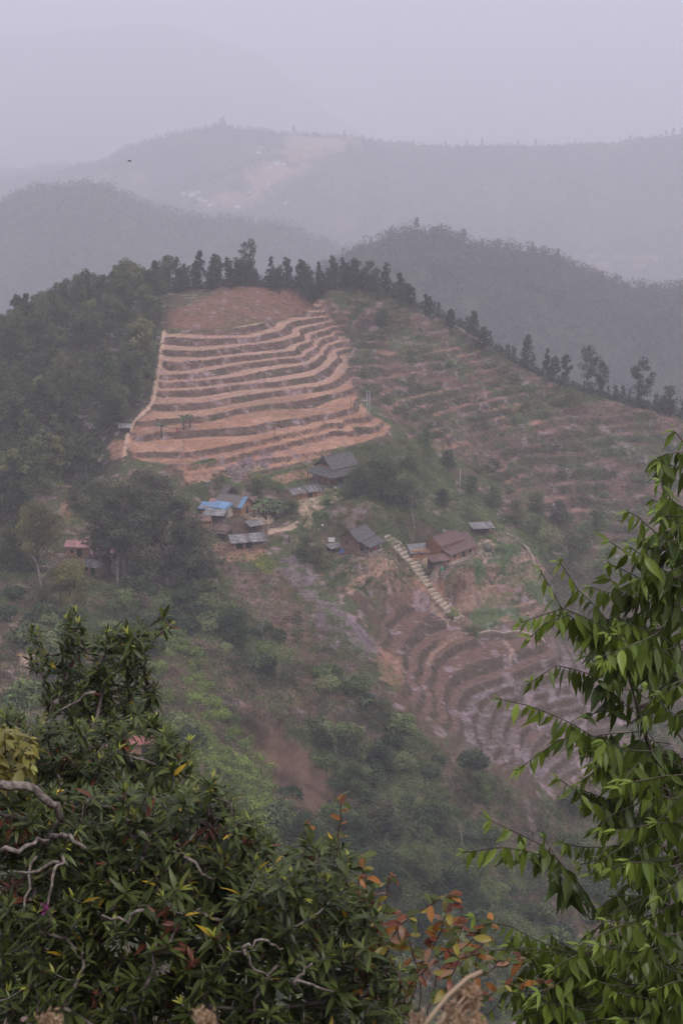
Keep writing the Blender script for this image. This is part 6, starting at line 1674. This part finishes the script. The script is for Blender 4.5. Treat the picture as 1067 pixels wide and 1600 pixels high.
for si, px in enumerate(STEMS):
    pts = [np.array(P(*a)) for a in px]; fine = []
    for a, b_ in zip(pts[:-1], pts[1:]):
        for t in np.linspace(0, 1, 5)[:-1]: fine.append(a*(1-t) + b_*t + rg.normal(size=3)*.004)
    fine.append(pts[-1]); SPL.add(None if False else fine[0], rg, pts=fine, jit=.03)
    m = len(fine); dense = 1 if si in (7, 8) else 3
    for k in range(int(m*.35) if dense == 3 else m - 7, m):
        for j in range(dense if k < m - 2 else 3):
            a = rg.uniform(0, 6.28); p = fine[k]
            pos.append(p + rg.normal(size=3)*.004); dr.append((math.cos(a), math.sin(a)*.8, rg.uniform(-.5, .6))); up.append((rg.normal()*.4, -.5 + rg.normal()*.4, 1))
            s = rg.uniform(.6, 1.1); L.append(.064*s); W.append(.029*s); bd.append(rg.uniform(0, .7))
            r_ = rg.random()
            c = (.32,.13,.030) if r_ < .18 else (.19,.06,.032) if r_ < .34 else (.30,.24,.045) if r_ < .54 else (.10,.12,.03) if r_ < .90 else (.34,.19,.12)
            col.append(np.array(c)*rg.uniform(.7, 1.2))
SPL.wood("stem", M['twig_red'], sp, .0022, .45, .02)
build_leaves("foliage", [np.array(x, float) for x in (pos, dr, up, L, W, bd, col)], M['leaf'], sp, prof=np.array([.05,.5,.85,1.0,.8,.03]))

# ---- tree with hanging leaves on the east side
rt = empty("leafy_tree", (0, 0, 0)); tag(rt, "bright green tree with long hanging pointed leaves reaching in from the eastern margin", "tree")
rg = np.random.default_rng(44)
tb_ = np.array(P(1180, 1600, 6.6)); tb_[2] = H_at(tb_[0], tb_[1]) - .2
TR = Plant([tb_, np.array(P(1170, 1800, 6.6)), P(1140, 1600, 6.5), P(1100, 1450, 6.4), P(1075, 1320, 6.3), P(1080, 1180, 6.3), P(1095, 1000, 6.3), P(1100, 850, 6.3), P(1095, 720, 6.2)])
def limb(px):
    ch = [TR.nearest(np.array(P(*px[0])))]; pts = [np.array(P(*a)) for a in px]
    for a, b_ in zip(pts[:-1], pts[1:]):
        for t in (.0, .33, .66): TR.n.append(a*(1-t) + b_*t + rg.normal(size=3)*.008); TR.par.append(ch[-1]); ch.append(len(TR.n)-1)
    TR.n.append(pts[-1]); TR.par.append(ch[-1]); ch.append(len(TR.n)-1); TR.chains.append(ch); TR.tips.append(ch[-1])
limb([(1075,1320,6.3),(1020,1180,6.1),(995,1110,6.0),(985,1040,6.0),(976,960,6.0),(978,920,6.0)])
limb([(1100,1450,6.4),(1020,1400,6.2),(930,1440,6.0),(880,1400,5.9)])
limb([(1075,1320,6.3),(1010,1290,6.1),(960,1290,6.0),(940,1320,6.0)])
limb([(1140,1600,6.5),(1050,1560,6.0),(960,1590,5.8),(880,1520,5.7)])
limb([(1095,1000,6.3),(1040,960,6.1),(1000,930,6.0)])
limb([(1140,1600,6.5),(1040,1500,5.9),(960,1480,5.8)])
TW = [[(1067,905,6.2),(1030,880,6.0),(985,862,5.9),(948,842,5.8)], [(1095,720,6.2),(1068,700,6.1),(1052,675,6.1)], [(1090,800,6.2),(1060,775,6.1),(1032,748,6.0)], [(1080,860,6.2),(1040,830,6.1),(1000,803,6.0),(982,798,6.0)], [(1067,960,6.2),(1020,925,6.0),(975,895,5.9),(948,880,5.9)],
 [(985,1030,6.0),(930,975,5.9),(890,925,5.8),(872,880,5.8)], [(985,1035,6.0),(930,985,5.8),(880,950,5.7),(845,893,5.7)], [(990,1060,6.0),(930,1000,5.8),(870,965,5.7),(812,975,5.6)], [(990,1075,6.0),(940,1020,5.8),(900,985,5.7),(850,985,5.6),(828,1000,5.6)],
 [(1000,1120,6.0),(940,1070,5.8),(880,1050,5.7),(832,1068,5.7)], [(1080,1000,6.2),(1030,985,6.0),(990,978,5.9),(950,985,5.8)], [(985,1210,6.1),(930,1175,5.9),(870,1140,5.8),(820,1110,5.7),(782,1095,5.7)], [(1010,1200,6.1),(950,1180,5.9),(880,1180,5.8),(812,1205,5.7)],
 [(985,1010,6.0),(978,960,6.0),(1000,890,6.0),(1000,855,6.0)], [(1020,1290,6.2),(960,1270,5.9),(905,1240,5.8),(870,1215,5.8)], [(940,1440,6.0),(880,1380,5.8),(830,1325,5.7),(765,1283,5.7)], [(935,1440,5.9),(870,1365,5.7),(800,1342,5.6),(728,1335,5.6)], [(960,1500,5.8),(880,1465,5.6),(810,1438,5.5),(742,1432,5.5)],
 [(900,1520,5.7),(840,1490,5.5),(780,1478,5.4),(715,1488,5.4)], [(960,1590,5.8),(900,1545,5.6),(850,1500,5.5),(800,1480,5.5)], [(1070,1500,5.9),(1000,1545,5.6),(940,1590,5.4),(900,1640,5.4)], [(1060,1560,5.6),(1000,1600,5.4),(930,1640,5.3)], [(1050,1240,6.1),(1000,1225,5.9),(950,1215,5.8),(915,1225,5.8)],
 [(1067,1050,6.2),(1020,1030,6.0),(975,1030,5.9),(940,1035,5.8)], [(890,1600,5.6),(850,1570,5.4),(800,1560,5.3),(760,1590,5.3)], [(1067,1350,6.2),(1000,1345,5.9),(950,1330,5.8),(905,1350,5.8)], [(880,1400,5.9),(860,1350,5.8),(850,1330,5.8),(845,1310,5.8)]]
def rand_twig(px, d0, d1):
    (u, v), = in_poly(px, 1, rg); Y = rg.uniform(d0, d1); L0 = rg.uniform(60, 110); a = rg.uniform(-.9, 1.1)
    e = (u - L0*math.cos(a), v + L0*math.sin(a)*.6 + 5); return [(u+20, v-4, Y+.08), (u, v, Y), ((u+e[0])/2, (v+e[1])/2 - 5, Y-.12), (e[0], e[1], Y-.25)]
for px, n, d0, d1 in (([(1067,890),(1010,890),(985,960),(960,1000),(1000,1080),(980,1180),(1000,1220),(1110,1230),(1110,890)], 38, 5.7, 6.8),
                      ([(1110,1180),(1010,1190),(960,1240),(985,1290),(960,1340),(1000,1400),(960,1460),(1110,1480)], 48, 5.6, 6.8),
                      ([(1110,1460),(960,1460),(900,1500),(880,1560),(900,1640),(1110,1700)], 64, 5.2, 6.6),
                      ([(1067,700),(1110,700),(1110,890),(1060,880)], 9, 6.0, 6.6)):
    for k in range(n): TW.append(rand_twig(px, d0, d1))
pos, dr, up, L, W, bd, col = [], [], [], [], [], [], []
for px in TW:
    pts = [np.array(P(*a)) for a in px]; fine = []
    for a, b_ in zip(pts[:-1], pts[1:]):
        L0 = np.linalg.norm(b_-a); k = max(2, int(L0/.030))
        for t in np.linspace(0, 1, k+1)[:-1]: fine.append(a*(1-t) + b_*t)
    fine.append(pts[-1]); oo = rg.normal(size=3)*.05; fine = [f + oo*math.sin(math.pi*i/len(fine)) for i, f in enumerate(fine)]
    TR.add(fine[0], rg, pts=fine, jit=.04)
    m = len(fine); tone = rg.uniform(.55, 1.25); axis = fine[-1]-fine[0]; axis /= np.linalg.norm(axis)
    for k in range(int(m*.18), m):
        for sd in ((-1, 1) if rg.random() < .30 else (rg.choice((-1, 1)),)):
            f = k/m; p = fine[k]; s = rg.uniform(.55, 1.2)*(1.05 - .55*f**3)
            out = np.cross(axis, (0, 0, 1))*sd
            pos.append(p); dr.append(axis*rg.uniform(.1, .5) + out*rg.uniform(.1, .5) + np.array((0, 0, -1.0)) + rg.normal(size=3)*.30)
            up.append(out*.5 + axis*.6 + np.array((rg.normal()*.9, -.7+rg.normal()*.5, .2))); L.append(.134*s); W.append(.0385*s*rg.uniform(.8, 1.15)); bd.append(rg.uniform(-.25, .45))
            c0 = np.array((.058,.092,.018)); c1 = np.array((.175,.235,.032)); t = np.clip(f**1.6 + rg.uniform(-.25, .2), 0, 1); col.append((c0*(1-t)+c1*t)*tone)
    for k in range(3):
        pos.append(fine[-1]); dr.append(axis + rg.normal(size=3)*.35); up.append((0, -.3, 1)); L.append(rg.uniform(.04, .08)); W.append(.016); bd.append(.3); col.append(np.array((.19,.26,.045)))
TR.wood("branch", M['bark'], rt, .0024, .45, .06)
build_leaves("foliage", [np.array(x, float) for x in (pos, dr, up, L, W, bd, col)], M['leaf'], rt, fold=.3, prof=np.array([.06,.62,1.0,.95,.42,.01]))

# ---- dry flower stalks close to the lens
def dry_flower(stem, head, nh, label, sd, rad=.0055):
    r2 = np.random.default_rng(sd); pts = [np.array(P(*a)) for a in stem]; g = pts[0].copy(); g[2] = H_at(g[0], g[1]) - .03
    o = empty("dry_flower_stalk", (0, 0, 0)); tag(o, label, "dried flower")
    MB().tube([tuple(g), tuple(g*.4 + pts[0]*.6 + (.02, 0, 0))] + [tuple(p) for p in pts], [.0025]*2 + [.0019]*len(pts), 6).build("stem", M['drystem'], o, True)
    for (u, v, Y) in head:
        c = np.array(P(u, v, Y)); MB().tube([tuple(pts[0]), tuple(c)], [.0016, .0012], 4).build("stalk", M['drystem'], o)
        V, F_ = quads(c + r2.normal(size=(nh, 3))*rad*.6, rad*.9, r2, 0.6, .4); np_mesh("flower_head", V, F_, M['flower'], o)
dry_flower([(655,1640,1.05),(665,1598,1.05),(700,1555,1.06),(730,1528,1.07),(752,1518,1.08)], [(716,1552,1.1),(733,1548,1.08),(742,1552,1.1),(726,1566,1.1),(705,1575,1.06),(738,1572,1.12),(718,1590,1.08),(745,1595,1.08),(652,1592,1.05),(700,1600,1.06),(730,1605,1.06)], 130, "dry brown flower cluster on a bent straw coloured stalk close to the camera", 1)
dry_flower([(322,1640,1.0),(322,1605,1.0)], [(316,1590,1.0),(328,1597,1.0)], 140, "pale dry flower tip peeping over the lower edge under the dark shrub", 2)
dry_flower([(78,1660,1.0),(78,1612,1.0)], [(74,1594,1.0),(86,1597,1.0)], 140, "reddish dry flower tip at the lower western corner", 3)
